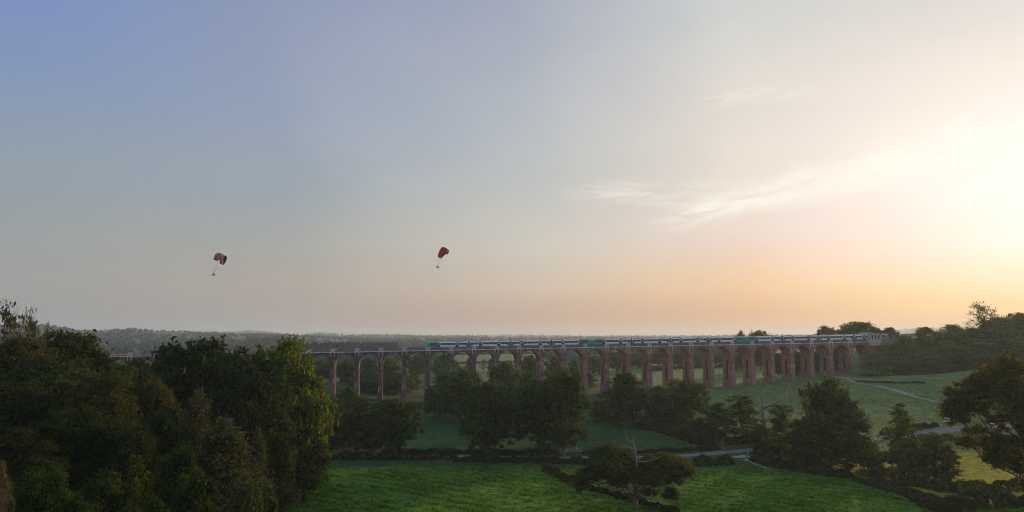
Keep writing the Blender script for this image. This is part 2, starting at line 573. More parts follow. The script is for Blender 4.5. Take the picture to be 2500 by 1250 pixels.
# ------------------------------------------------------------------ the land
def build_ground():
    ys = np.concatenate([np.arange(-420, 30, 50.0), np.arange(30, 520, 4.0), 520 * 1.034 ** np.arange(0, 110)])
    ys = ys[ys < 13600]
    nx = 281
    t = np.linspace(-1, 1, nx)
    half = np.maximum(320.0, 60 + 0.95 * ys)
    Y = np.repeat(ys[:, None], nx, 1)
    X = t[None, :] * half[:, None]
    Z = H(X, Y)
    V = np.stack([X, Y, Z], -1).reshape(-1, 3)
    ny = len(ys)
    i, j = np.meshgrid(np.arange(ny - 1), np.arange(nx - 1), indexing='ij')
    a = (i * nx + j).ravel()
    Fq = np.stack([a, a + 1, a + nx + 1, a + nx], -1)
    me = mesh_np("land", V, Fq, [M_GROUND], smooth_shade=True)
    # what grows where, with some sun and shade laid into the colours
    x, y = V[:, 0], V[:, 1]
    az = x / np.maximum(y, 60)
    c = np.tile(np.array([0.040, 0.080, 0.022]), (len(V), 1))

    def lay(mask, col):
        mk = np.clip(mask, 0, 1)[:, None]
        c[:] = c * (1 - mk) + np.array(col) * mk
    lay((1 - smooth(188, 196, y)) * smooth(-70, -45, x), (0.075, 0.200, 0.014))
    lay(smooth(195, 203, y) * (1 - smooth(330, 345, y)) * (1 - smooth(45, 62, x)), (0.024, 0.092, 0.024))  # mid meadow: its shade is put into a darker green
    lay(smooth(200, 225, y) * smooth(48, 75, x) * (1 - smooth(600, 660, y)), (0.120, 0.200, 0.060))
    lay(smooth(84, 92, x) * smooth(150, 156, y) * (1 - smooth(203, 210, y)), (0.27, 0.26, 0.015))  # sunlit gap painted into the field as a yellow colour
    lay(smooth(-50, -75, x) * smooth(40, 60, y) * (1 - smooth(330, 345, y)), (0.022, 0.024, 0.014))
    rs = np.random.default_rng(8)
    sy = 420 * (22 ** rs.random(700))
    sx = rs.uniform(-1, 1, 700) * (100 + 0.95 * sy)
    pal = np.array([(0.085, 0.125, 0.055), (0.055, 0.10, 0.035), (0.10, 0.14, 0.07), (0.17, 0.15, 0.08), (0.05, 0.075, 0.03), (0.075, 0.11, 0.045)])
    far = np.where(y > 395)[0]
    for ch in np.array_split(far, 40):
        sc_ = 1.0 / (0.25 * y[ch][:, None] + 60)
        d = ((x[ch][:, None] - sx) * sc_) ** 2 + ((y[ch][:, None] - sy) * sc_ * 0.6) ** 2
        k = d.argmin(1)
        w = smooth(395, 430, y[ch])[:, None]
        w2 = np.where(x[ch] > 60, smooth(600, 900, y[ch]), 1.0)[:, None]
        col = pal[k % len(pal)]
        mid = (np.abs(az[ch] + 0.02) < 0.11) & (y[ch] > 620) & (y[ch] < 1700)
        col = np.where(mid[:, None], np.array([0.13, 0.18, 0.10]), col)
        c[ch] = c[ch] * (1 - w * w2) + col * w * w2
    lay(smooth(-0.26, -0.24, az) * (1 - smooth(-0.18, -0.16, az)) * smooth(5000, 5300, y) * (1 - smooth(7300, 7700, y)), (0.34, 0.28, 0.16))
    at_ = me.color_attributes.new('cover', 'FLOAT_COLOR', 'POINT')
    at_.data.foreach_set('color', np.concatenate([c, np.ones((len(c), 1))], 1).astype(np.float32).ravel())
    tag(link("ground", me), kind='structure')


build_ground()


def strip(name, pts, mat, label=None, lift=0.10):
    """a ribbon that lies on the land; pts: (x, y, half width)"""
    P = []
    for (a, b) in zip(pts[:-1], pts[1:]):
        n = max(2, int(math.hypot(b[0] - a[0], b[1] - a[1]) / 1.5))
        for i in range(n):
            f = i / n
            P.append([a[k] + (b[k] - a[k]) * f for k in range(3)])
    P.append(list(pts[-1]))
    P = np.array(P)
    for _ in range(4):
        P[1:-1] = 0.25 * P[:-2] + 0.5 * P[1:-1] + 0.25 * P[2:]
    T = np.gradient(P[:, :2], axis=0)
    T /= np.linalg.norm(T, axis=1)[:, None] + 1e-9
    Nn = np.stack([-T[:, 1], T[:, 0]], -1)
    K = 5
    V = []
    rs = np.random.default_rng(len(P))
    jl, jr = rs.normal(0, 0.10, len(P)), rs.normal(0, 0.10, len(P))
    for i, p in enumerate(P):
        for k in range(K):
            s_ = -1 + 2 * k / (K - 1)
            w = p[2] * (1 + (jl[i] if s_ < 0 else jr[i]))
            q = p[:2] + Nn[i] * s_ * w
            V.append((q[0], q[1], float(H(q[0], q[1])) + lift - 0.06 * s_ * s_))
    Fq = np.array([(i * K + k, i * K + k + 1, (i + 1) * K + k + 1, (i + 1) * K + k) for i in range(len(P) - 1) for k in range(K - 1)])
    o = link(name, mesh_np(name, V, Fq, [mat], smooth_shade=True))
    return tag(o, label, kind='structure')


def gp(*pts):
    return [(*ground(px, py)[:2], w) for px, py, w in pts]


LANE = [(x, y, 0.84 * w) for x, y, w in gp((560, 1112, 1.6), (900, 1113, 1.7), (1180, 1115, 1.7), (1420, 1117, 1.7), (1560, 1116, 1.8), (1700, 1111, 2.1), (1790, 1103, 2.2), (1830, 1099, 2.2), (1885, 1092, 2.1), (1990, 1085, 2.2), (2090, 1078, 2.4), (2140, 1072, 2.4), (2210, 1062, 2.7), (2270, 1055, 3.2), (2340, 1047, 3.6), (2430, 1042, 3.4), (2560, 1040, 3.0))]
strip("road", LANE, M_ASPHALT)
strip("path", gp((1818, 1121, 1.0), (1836, 1128, 0.8), (1855, 1137, 0.7), (1878, 1148, 0.4)), M_TRACK, lift=0.13)
strip("path", gp((2028, 918, 0.6), (2066, 923, 1.3), (2100, 926, 0.9), (2200, 928, 0.6), (2300, 924, 0.6), (2380, 915, 0.5), (2450, 908, 0.4)), M_TRACK, lift=0.12)
strip("path", gp((2060, 921, 0.9), (2085, 933, 1.0), (2130, 942, 0.7), (2185, 953, 1.5), (2212, 962, 1.2), (2250, 973, 0.5), (2290, 982, 0.9), (2340, 994, 0.5), (2420, 1010, 0.4)), M_TRACK, lift=0.15)

# ------------------------------------------------------------------ the viaduct
P0 = Vector((-101.1, 349.1, 27.5))
VROT = math.atan2(0.15544, 0.98785)
BAY, SLOPE, VW = 11.8, 0.2 / 11.8, 9.8
UX, UY = math.cos(VROT), math.sin(VROT)


def v2w(x, y, z=0.0):
    return Vector((P0.x + UX * x - UY * y, P0.y + UY * x + UX * y, P0.z + SLOPE * x + z))


def build_viaduct():
    root = empty("railway_viaduct", P0, "long red brick railway viaduct of tall arches with a pale stone parapet", "viaduct", rz=VROT)
    RA, CX, ZS = 4.85, BAY / 2, -5.9
    NA = 22
    # one bay: two spandrel faces, the barrel and the stubs of the piers
    b = MB()
    arc = [(CX - RA * math.cos(math.pi * i / NA), ZS + RA * math.sin(math.pi * i / NA)) for i in range(NA + 1)]
    lo = [(0, ZS)] + arc + [(BAY, ZS)]
    n = len(lo)
    vs, fs = [], []
    for y in (0.0, VW):
        for (x, z) in lo:
            vs.append((x, y, z + SLOPE * x))
        for (x, z) in lo:
            vs.append((x, y, SLOPE * x - 0.02))
    for i in range(n - 1):
        fs.append((i, i + 1, n + i + 1, n + i))
        fs.append((2 * n + i, 3 * n + i, 3 * n + i + 1, 2 * n + i + 1))
        if 0 < i < n - 2:
            fs.append((i + 1, i, 2 * n + i, 2 * n + i + 1))
    b.add(vs, fs)
    arch_me = b.mesh("arch", [M_BRICK])
    ring_mes = []
    M_RING = brick_mat("arch_ring_brick", (0.30, 0.19, 0.16), (0.20, 0.125, 0.105), (0.07, 0.055, 0.055), (0.48, 0.44, 0.40), 0.5)
    for y0, y1 in ((-0.07, 0.0), (VW, VW + 0.07)):
        r_ = MB()
        vs, fs = [], []
        for i in range(NA + 1):
            for rad in (RA + 0.002, RA + 0.62):
                x = CX - rad * math.cos(math.pi * i / NA)
                x = min(max(x, 0.06), BAY - 0.06)
                z = ZS + rad * math.sin(math.pi * i / NA)
                for y in (y0, y1):
                    vs.append((x, y, z + SLOPE * x))
        for i in range(NA):
            a = i * 4
            fs += [(a, a + 2, a + 6, a + 4), (a + 1, a + 5, a + 7, a + 3), (a, a + 4, a + 5, a + 1), (a + 2, a + 3, a + 7, a + 6)]
        r_.add(vs, fs)
        ring_mes.append(r_.mesh("arch_ring", [M_RING]))
    # parapet of one bay on one side: string course, plinth, balusters, rail, solid block over the pier
    pm = MB()
    SH = SLOPE
    pm.box(0.0, BAY, -0.42, 0.30, -0.02, 0.30, 1, SH)
    pm.box(1.1, BAY - 1.1, -0.17, 0.17, 0.30, 0.62, 0, SH)
    pm.box(1.1, BAY - 1.1, -0.21, 0.21, 1.62, 1.86, 0, SH)
    nb = 22
    for i in range(nb):
        x = 1.1 + (BAY - 2.2) * (i + 0.5) / nb
        pm.box(x - 0.085, x + 0.085, -0.09, 0.09, 0.62, 1.62, 0, SH)
        pm.box(x - 0.12, x + 0.12, -0.12, 0.12, 0.85, 1.10, 0, SH)
    for x0, x1 in ((0, 1.1), (BAY - 1.1, BAY)):
        pm.box(x0, x1, -0.24, 0.24, 0.30, 1.80, 2, SH)
        pm.box(x0, x1 if x0 > 0 else x1 + 0.06, -0.30, 0.30, 1.80, 1.98, 2, SH)
    M_BLOCK = pbr("parapet_block_stone", (0.44, 0.42, 0.39), 0.9, 0.5, 0.25, bump=0.3)
    M_STRING = pbr("string_course_stone", (0.62, 0.58, 0.52), 0.9, 0.6, 0.35, bump=0.3)
    par_me = pm.mesh("parapet", [M_BALUSTER, M_STRING, M_BLOCK])
    for k in range(-11, 26):
        o = link("arch", arch_me, root, (k * BAY, 0, k * BAY * SLOPE))
        for rm in ring_mes:
            link("arch_ring", rm, o, (0, 0, 0))
        link("parapet", par_me, root, (k * BAY, 0, k * BAY * SLOPE))
        link("parapet", par_me, root, (k * BAY, VW, k * BAY * SLOPE))
    # piers
    M_NICHE_SHADE = brick_mat("shade_toned_niche_brick", (0.09, 0.05, 0.042), (0.06, 0.036, 0.034), (0.025, 0.022, 0.024), (0.2, 0.18, 0.17), 0.3)  # dark tone paints shade onto the walls of the pier openings
    cm = MB()
    cm.box(-0.16, 0.16, -0.34, 0.0, -0.9, -0.03)
    cm.box(-0.11, 0.11, -0.24, 0.0, -2.0, -0.9)
    cor_me = cm.mesh("corbel", [M_STONE])
    im = MB()
    im.box(-1.16, 1.16, -0.12, VW + 0.12, -6.12, -5.84)
    im.box(-1.26, 1.26, -0.22, VW + 0.22, -6.30, -6.12)
    im.box(-1.14, 1.14, -0.10, VW + 0.10, -6.50, -6.30)
    imp_me = im.mesh("impost", [M_RING])
    for k in range(-10, 26):
        x = k * BAY
        zt = P0.z + SLOPE * x
        gz = min(float(H(*v2w(x + dx, y)[:2])) for dx in (-1.5, 1.5) for y in (0, VW))
        D = zt - gz + 1.0
        top = -6.45
        hgt = D + top
        levels = list(np.linspace(0, 1, 15))
        o0, o1 = 1.7, 0.72 * hgt              # opening, measured down from the impost
        hw = 1.15
        has = hgt > 9
        zs = set([0.0, hgt])
        if has:
            for i in range(7):
                a = math.pi / 2 * i / 6
                zs.add(o0 + hw * (1 - math.sin(a)))
                zs.add(o1 - hw * (1 - math.sin(a)) * 0.8)
            for f in np.linspace(o0 + hw, o1 - hw, 5):
                zs.add(float(f))
        for f in (hgt * 0.9, hgt * 0.95):
            zs.add(f)
        zs = sorted(zs)

        def half(d):
            if not has or d <= o0 or d >= o1:
                return 0.0
            if d < o0 + hw:
                return math.sqrt(max(0, hw * hw - (o0 + hw - d) ** 2))
            if d > o1 - 0.8 * hw:
                q = (d - (o1 - 0.8 * hw)) / (0.8 * hw)
                return hw * math.sqrt(max(0, 1 - q * q))
            return hw
        b = MB()
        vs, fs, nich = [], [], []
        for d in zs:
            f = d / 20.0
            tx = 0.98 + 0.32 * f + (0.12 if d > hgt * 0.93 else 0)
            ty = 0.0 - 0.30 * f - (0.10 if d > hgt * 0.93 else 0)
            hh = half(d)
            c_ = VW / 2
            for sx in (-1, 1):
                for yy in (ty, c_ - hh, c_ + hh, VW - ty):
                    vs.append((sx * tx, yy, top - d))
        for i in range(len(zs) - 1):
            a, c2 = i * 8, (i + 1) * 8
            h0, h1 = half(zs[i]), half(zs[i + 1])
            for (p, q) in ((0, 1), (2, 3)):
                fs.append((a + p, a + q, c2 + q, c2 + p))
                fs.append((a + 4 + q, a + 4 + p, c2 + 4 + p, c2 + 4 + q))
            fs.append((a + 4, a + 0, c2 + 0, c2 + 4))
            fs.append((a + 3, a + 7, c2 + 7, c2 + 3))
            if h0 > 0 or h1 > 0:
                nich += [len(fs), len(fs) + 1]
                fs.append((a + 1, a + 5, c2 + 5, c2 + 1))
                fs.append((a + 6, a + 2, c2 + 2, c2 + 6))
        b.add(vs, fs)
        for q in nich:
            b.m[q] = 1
        p = link("pier", b.mesh("pier", [M_BRICK, M_NICHE_SHADE]), root, (x, 0, SLOPE * x))
        link("impost", imp_me, p, (0, 0, 0))
        for s_ in (-0.9, 0.9):
            link("corbel", cor_me, p, (s_, -0.075, 0))
    # deck, ballast, rails
    X0, X1 = -14 * BAY, 31 * BAY
    d = MB()
    d.box(X0, X1, 0.31, VW - 0.31, -0.6, 0.14, 0, SLOPE)
    link("deck", d.mesh("deck", [M_BRICK]), root)
    d = MB()
    d.box(X0, X1, 0.7, VW - 0.7, 0.144, 0.62, 0, SLOPE)
    link("ballast", d.mesh("ballast", [M_BALLAST]), root)
    for yc in (2.60, 6.95):
        for dy in (-0.72, 0.72):
            d = MB()
            d.box(X0, X1, yc + dy - 0.035, yc + dy + 0.035, 0.624, 0.78, 0, SLOPE)
            link("rail", d.mesh("rail", [M_RAIL]), root)
    # abutments
    for x0, x1, zz in ((26 * BAY, 31 * BAY, -24), (-14 * BAY, -11 * BAY, -24)):
        d = MB()
        d.box(x0, x1, 0.0, VW, zz, -0.02, 0, SLOPE)
        if x0 > 0:
            d.box(x0 + 7.6, x0 + 9.2, -0.35, 0.0, zz, -0.02, 0, SLOPE)
            d.box(x0 + 9.2, x1, -0.18, 0.0, zz, -0.02, 0, SLOPE)
        link("abutment", d.mesh("abutment", [M_BRICK]), root)
        d = MB()
        for y in (0.0, VW):
            d.box(x0 if x0 > 0 else x0, x1, y - 0.42, y + 0.30, -0.018, 0.30, 0, SLOPE)
            d.box(x0, x1, y - 0.17, y + 0.17, 0.30, 1.86, 0, SLOPE)
        link("parapet", d.mesh("parapet", [M_BALUSTER]), root)
    # little stone pavilions at the right-hand end
    M_PAV = pbr("pavilion_stone", (0.46, 0.42, 0.35), 0.9, 0.25, 0.6, bump=0.3)
    M_SLATE = pbr("pavilion_roof_lead", (0.20, 0.19, 0.19), 0.8, 0.3, 0.8)
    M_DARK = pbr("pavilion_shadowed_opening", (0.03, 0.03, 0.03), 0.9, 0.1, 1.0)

    def pavilion(x0, x1, y0, y1, h):
        d = MB()
        z0 = 0.31
        nx_ = 3
        wx = (x1 - x0) / (nx_ * 2 + 1)
        for i in range(nx_ + 1):              # piers between the openings
            a = x0 + i * 2 * wx
            d.box(a, a + wx, y0, y1, z0 - 2.2, h - 0.9, 0)
        for i in range(nx_):
            a = x0 + (i * 2 + 1) * wx
            d.box(a, a + wx, y0, y1, z0 - 2.2, z0 + 1.3, 0)
            for s_ in range(5):               # round heads
                f0, f1 = s_ / 5, (s_ + 1) / 5
                zz = h - 1.5 + 0.55 * math.sqrt(max(0.0, 1 - (2 * (f0 + f1) / 2 - 1) ** 2))
                d.box(a + wx * f0, a + wx * f1, y0, y1, zz, h - 0.9, 0)
        d.box(x0 - 0.12, x1 + 0.12, y0 - 0.12, y1 + 0.12, h - 0.898, h - 0.62, 0)
        d.box(x0 - 0.32, x1 + 0.32, y0 - 0.32, y1 + 0.32, h - 0.62, h - 0.40, 0)
        d.box(x0 - 0.1, x1 + 0.1, y0 - 0.1, y0 - 0.005, z0 + 1.05, z0 + 1.28, 0)
        xm = 0.5 * (x0 + x1)
        o = link("pavilion", d.mesh("pavilion", [M_PAV]), root, (0, 0, xm * SLOPE))
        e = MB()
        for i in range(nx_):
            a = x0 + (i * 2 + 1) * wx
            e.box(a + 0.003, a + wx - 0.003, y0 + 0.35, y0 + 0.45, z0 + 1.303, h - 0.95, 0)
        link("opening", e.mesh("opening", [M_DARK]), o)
        e = MB()
        ym = 0.5 * (y0 + y1)
        a_, c_ = 0.4, 0.9
        e.add([(x0 - a_, y0 - a_, h - 0.398), (x1 + a_, y0 - a_, h - 0.398), (x1 + a_, y1 + a_, h - 0.398), (x0 - a_, y1 + a_, h - 0.398), (x0 + c_, ym, h + 0.15), (x1 - c_, ym, h + 0.15)],
              [(0, 1, 5, 4), (1, 2, 5), (2, 3, 4, 5), (3, 0, 4), (3, 2, 1, 0)])
        link("pavilion_roof", e.mesh("pavilion_roof", [M_SLATE]), o)
    pavilion(306.3, 313.4, -1.75, 0.55, 4.95)
    pavilion(309.0, 316.5, VW - 0.5, VW + 2.2, 5.6)
    pavilion(326.5, 333.0, -1.75, 0.55, 4.3)
    pavilion(-138.0, -131.0, VW - 0.5, VW + 2.0, 4.9)


build_viaduct()


def build_train():
    xs = 58.4
    o = v2w(xs, 2.60, 0.78)
    root = bpy.data.objects.new("passenger_train", None)
    COL.objects.link(root)
    root.location = o
    root.rotation_euler = (0, -math.atan(SLOPE), VROT)
    tag(root, "long white and green twelve carriage passenger train crossing the viaduct", "train")
    LC, PITCH_C, HW = 21.35, 21.85, 1.42

    # shared meshes
    def prof(zr=0.0):
        return [(-HW + 0.06, 0.62), (-HW, 0.85), (-HW, 2.55), (-HW + 0.05, 3.05), (-HW + 0.30, 3.45)], [(-HW + 0.30, 3.45), (-HW + 0.75, 3.68), (0, 3.78), (HW - 0.75, 3.68), (HW - 0.30, 3.45)]

    def shell(cab):
        b = MB()
        side, roof = prof()
        pts = side + roof[1:] + [(-y, z) for y, z in side[::-1]][1:]
        secs = []
        for i, x in enumerate(np.linspace(0, LC, 12)):
            secs.append((x, 1.0, 1.0))
        if cab:                               # sloped nose at x = 0
            secs = [(0.0, 0.93, 0.90), (0.35, 0.97, 0.96), (1.0, 1.0, 1.0)] + [q for q in secs if q[0] > 1.2]
        n = len(pts)
        vs = [(x, y * sy, 0.62 + (z - 0.62) * sz) for x, sy, sz in secs for y, z in pts]
        fs, mi = [], []
        for i in range(len(secs) - 1):
            for k in range(n):
                k2 = (k + 1) % n
                fs.append((i * n + k, (i + 1) * n + k, (i + 1) * n + k2, i * n + k2))
                zz = 0.5 * (pts[k][1] + pts[k2][1])
                green = cab and secs[i + 1][0] < 6.0
                mi.append(1 if zz > 3.4 else (2 if green else 0))
        fs.append(tuple(range(n)))
        mi.append(2 if cab else 0)
        fs.append(tuple((len(secs) - 1) * n + k for k in range(n - 1, -1, -1)))
        mi.append(0)
        b.v, b.f, b.m = vs, fs, mi
        return b.mesh("carriage", [M_WHITE, M_ROOF, M_TEAL])
    shells = {False: shell(False), True: shell(True)}
    win = {}

    def window_me(w, h):
        key = (round(w, 2), round(h, 2))
        if key not in win:
            b = MB()
            b.box(-w / 2, w / 2, -0.022, 0.0, 0, h)
            win[key] = b.mesh("window", [M_GLASS])
        return win[key]
    db = MB()
    db.box(-0.85, 0.85, -0.03, 0.0, 0.0, 2.45)
    door_me = db.mesh("door", [M_DOOR])
    gb = MB()
    for s_ in (-0.36, 0.36):
        gb.box(s_ - 0.22, s_ + 0.22, -0.012, 0.0, 0, 0.95)
    dglass_me = gb.mesh("door_window", [M_DOORGLASS])

    def teal_me(w):
        b = MB()                              # rounded green patch at a carriage end
        n = 8
        vs = [(0, 0, 0), (0, -0.012, 0)]
        rim = [(w * math.cos(math.pi / 2 * i / n), 1.55 - 1.55 * math.sin(math.pi / 2 * i / n)) for i in range(n + 1)]
        pts = [(0, 1.55)] + rim
        vs = [(x, -0.014, z) for x, z in pts] + [(x, 0.0, z) for x, z in pts]
        m_ = len(pts)
        fs = [tuple(range(m_))] + [(i, (i + 1) % m_, m_ + (i + 1) % m_, m_ + i) for i in range(m_)]
        b.add(vs, fs)
        return b.mesh("green_panel", [M_TEAL])
    tl = teal_me(1.9)
    bb = MB()
    bb.box(-0.30, 0.30, -1.25, 1.25, 0.55, 3.55)
    bb.box(-0.44, -0.30, -1.44, 1.44, 0.50, 3.60)
    bb.box(0.30, 0.44, -1.44, 1.44, 0.50, 3.60)
    gang_me = bb.mesh("gangway", [M_RUBBER])
    ub = MB()
    ub.box(3.0, LC - 3.0, -1.25, 1.25, 0.25, 0.615)
    for xb in (3.2, LC - 3.2):
        ub.box(xb - 1.9, xb + 1.9, -1.2, 1.2, 0.28, 0.612)
        for dx in (-1.25, 1.25):
            for y in (-0.72, 0.72):
                ub.tube([(xb + dx, y - 0.07, 0.42), (xb + dx, y + 0.07, 0.42)], [0.42, 0.42], 12)
    und_me = ub.mesh("bogie_frame", [M_UNDER])
    ru = MB()
    ru.box(-1.9, 1.9, -0.8, 0.8, 3.70, 3.98)
    pod_me = ru.mesh("roof_unit", [M_ROOF])
    cab_g = MB()
    cab_g.box(-0.02, 0.02, -1.05, 1.05, 2.0, 2.95)
    cab_glass_me = cab_g.mesh("windscreen", [M_GLASS])
    for i in range(12):
        u = i % 4
        x0 = PITCH_C * i + (0.12 if i >= 4 else 0)
        cab = u in (0, 3)
        c = link("carriage", shells[cab], root, (x0, 0, 0))
        flip = (u == 3)
        if flip:
            c.rotation_euler = (0, 0, math.pi)
            c.location = (x0 + LC, 0, 0)
        dpos = (0.285, 0.727) if cab else (0.272, 0.722)
        for side in (-1, 1):
            def put(nm, me, x, z, off=0.0):
                q = link(nm, me, c, (x, side * (HW + 0.001 + off), z))
                if side > 0:
                    q.rotation_euler = (0, 0, math.pi)
                return q
            for f in dpos:
                d = put("door", door_me, f * LC, 0.80)
                link("door_window", dglass_me, c, (f * LC, side * (HW + 0.0325), 2.0)).rotation_euler = (0, 0, 0 if side < 0 else math.pi)
            edges = [(1.5 if cab else 0.5, dpos[0] * LC - 1.0), (dpos[0] * LC + 1.0, dpos[1] * LC - 1.0), (dpos[1] * LC + 1.0, LC - 0.5)]
            for a, e in edges:
                n = max(1, round((e - a) / 1.9))
                w = (e - a) / n
                for j in range(n):
                    put("window", window_me(w - 0.09, 1.0), a + (j + 0.5) * w, 1.98)
            if not cab:
                q = put("green_panel", tl, 0.02, 0.86)
                q.scale = (1 if side < 0 else -1, 1, 1)
            q = put("green_panel", tl, LC - 0.02, 0.86)
            q.scale = (-1 if side < 0 else 1, 1, 1)
        if u != 3:
            link("gangway", gang_me, c, ((LC + 0.25) if not flip else -0.25, 0, 0))
        if cab:
            w_ = link("windscreen", cab_glass_me, c, (0.14, 0, 0))
            w_.rotation_euler = (0, R(4), 0)
        link("underframe", und_me, c)
        for xr in (4.1, LC - 4.1):
            link("roof_unit", pod_me, c, (xr, 0, 0))


build_train()

# ------------------------------------------------------------------ trees
def leaves(C, Nrm, size, rs, aspect=0.62, droop=0.0):
    """one small diamond face per leaf spray"""
    n = len(C)
    rnd = rs.normal(size=(n, 3))
    nn = Nrm + 0.6 * rnd
    nn /= np.linalg.norm(nn, axis=1)[:, None] + 1e-9
    t = rs.normal(size=(n, 3))
    if droop:
        t = t * (1 - droop) + np.array([0, 0, -1.6]) * droop
    t -= nn * (t * nn).sum(1)[:, None]
    t /= np.linalg.norm(t, axis=1)[:, None] + 1e-9
    b = np.cross(nn, t)
    s = (size * rs.uniform(0.5, 1.0, n) * (1 + 0.8 * rs.random(n) ** 3))[:, None]
    V = np.stack([C + t * s, C + b * s * aspect, C - t * s * 0.9, C - b * s * aspect], 1).reshape(-1, 3)
    Fq = np.arange(4 * n).reshape(n, 4)
    return V, Fq


def crown_points(lobes, rs, clumps, per, clump_r, flat=0.6, droop=0.0):
    Cs, Ns = [], []
    for (x, y, z, rx, ry, rz) in lobes:
        size = (rx * ry * rz) ** (1 / 3)
        k = max(4, int(clumps * (size / 2.6) ** 1.6))
        d = rs.normal(size=(k, 3))
        d /= np.linalg.norm(d, axis=1)[:, None]
        d[:, 2] = np.where(d[:, 2] < -0.35, -d[:, 2] * 0.6, d[:, 2])
        rad = rs.uniform(0.55, 1.08, k) ** 0.7
        c = np.array([x, y, z]) + d * np.array([rx, ry, rz]) * rad[:, None]
        for ci, di in zip(c, d):
            m = int(per * rs.uniform(0.5, 1.4))
            cr = clump_r * rs.uniform(0.6, 1.35)
            q = rs.normal(size=(m, 3)) * 0.5
            q = q * np.array([1, 1, flat]) * cr
            if droop:
                q[:, 2] -= np.abs(rs.normal(size=m)) * droop * cr
            Cs.append(ci + q)
            nn = np.tile(di + np.array([0, 0, 0.45]), (m, 1))
            Ns.append(nn)
    return np.concatenate(Cs), np.concatenate(Ns)


def limb(b, rs, p0, p1, r0, r1, n=5, wob=0.12, sides=6, mi=0):
    p0, p1 = np.array(p0, float), np.array(p1, float)
    L = np.linalg.norm(p1 - p0)
    pts, rad = [], []
    for i in range(n + 1):
        f = i / n
        q = p0 + (p1 - p0) * f + (rs.normal(size=3) * wob * L * math.sin(math.pi * f) * 0.6)
        q[2] += 0.10 * L * math.sin(math.pi * f)
        pts.append(q)
        rad.append(r0 + (r1 - r0) * f ** 0.8)
    b.tube(pts, rad, sides, mi)
    return pts


def envelope(kind, t):
    if kind == 'oak':
        return math.sin(math.pi * min(1, max(0.0, 0.10 + 0.86 * t))) ** 0.55
    if kind == 'oakm':
        return 0.35 + 0.65 * math.sin(math.pi * min(1, max(0.0, 0.05 + 0.86 * t))) ** 0.8
    if kind == 'round':
        return math.sin(math.pi * min(1, max(0.0, 0.14 + 0.84 * t))) ** 0.7
    if kind == 'tall':
        return 0.55 + 0.45 * math.sin(math.pi * (0.15 + 0.75 * t)) - 0.35 * t * t
    if kind == 'cone':
        return max(0.06, 1.02 - 0.97 * t)
    if kind == 'birch':
        return max(0.12, 1.0 - 0.75 * t ** 1.3)
    return 1.0


def auto_lobes(kind, h, w, t0, n, rs, fill=0.46):
    lobes = []
    for i in range(n):
        t = (i + 0.5) / n
        a = i * 2.399963 + rs.uniform(-0.5, 0.5)
        e = envelope(kind, t)
        rr = 0.5 * w * e * rs.uniform(0.42, 0.72)
        z = h * (t0 + (0.93 - t0) * t)
        s = 0.5 * w * fill * (0.55 + 0.5 * e) * rs.uniform(0.75, 1.2)
        lobes.append((rr * math.cos(a), rr * math.sin(a), z - 0.25 * s, s, s, s * rs.uniform(0.7, 0.95)))
    s = 0.5 * w * fill * 0.62 * (0.45 if kind in ('cone', 'birch') else 1)
    lobes.append((rs.uniform(-.3, .3), rs.uniform(-.3, .3), h - s, s, s, s))
    if kind not in ('cone', 'birch'):
        lobes.append((0, 0, h * 0.55, 0.22 * w, 0.22 * w, h * 0.2))
    return lobes


PROTO = {}


def proto(key, kind, h, w, t0, nl, clumps, per, leaf, clump_r, seed, lobes=None, flat=0.6, droop=0.0, trunk_r=0.42, twigs=0, bark=None, leafmat=None, limb_r=0.16, spindly=0):
    rs = np.random.default_rng(seed)
    lb = lobes or auto_lobes(kind, h, w, t0, nl, rs)
    C, Nn = crown_points(lb, rs, clumps, per, clump_r, flat, droop)
    keep = C[:, 2] > 0.15
    C, Nn = C[keep], Nn[keep]
    V, Fq = leaves(C, Nn, leaf, rs, droop=0.5 if droop else 0.0)
    crown = mesh_np("crown", V, Fq, [leafmat or M_LEAF])
    b = MB()
    top = h * (0.86 if kind in ('cone', 'birch') else 0.62)
    tp = limb(b, rs, (0, 0, -0.6), (rs.uniform(-.3, .3), rs.uniform(-.3, .3), top), trunk_r, trunk_r * 0.3, 7, 0.03, 8)
    b.tube([(0, 0, -0.7), (0, 0, 0.1), (0, 0, 0.9)], [trunk_r * 1.7, trunk_r * 1.35, trunk_r], 8)
    for (x, y, z, rx, ry, rz) in lb:
        zb = min(top * 0.95, max(h * t0 * 0.55, z - 0.75 * math.hypot(x, y) - 0.5))
        base = np.array(tp[min(7, max(0, int(7 * (zb + .6) / (top + .6))))])
        base[2] = zb
        ends = limb(b, rs, base, (x, y, z), limb_r * rs.uniform(0.7, 1.2), limb_r * 0.3, 5, 0.10, 5)
        for _ in range(3 + twigs):
            d = rs.normal(size=3)
            d[2] = abs(d[2]) * 0.8
            d /= np.linalg.norm(d)
            e2 = np.array([x, y, z]) + d * np.array([rx, ry, rz]) * rs.uniform(0.7, 1.05)
            sub = limb(b, rs, ends[rs.integers(3, 6)], e2, limb_r * 0.34, 0.02, 4, 0.12, 4)
            for _ in range(spindly):
                d2 = rs.normal(size=3)
                limb(b, rs, sub[rs.integers(2, 5)], e2 + d2 * 0.35 * rx, limb_r * 0.14, 0.012, 3, 0.15, 3)
    trunk = b.mesh("trunk", [bark or M_BARK], True)
    ext = np.percentile(np.abs(V[:, :2]), 98.5)
    PROTO[key] = (crown, trunk, h, 2 * ext)


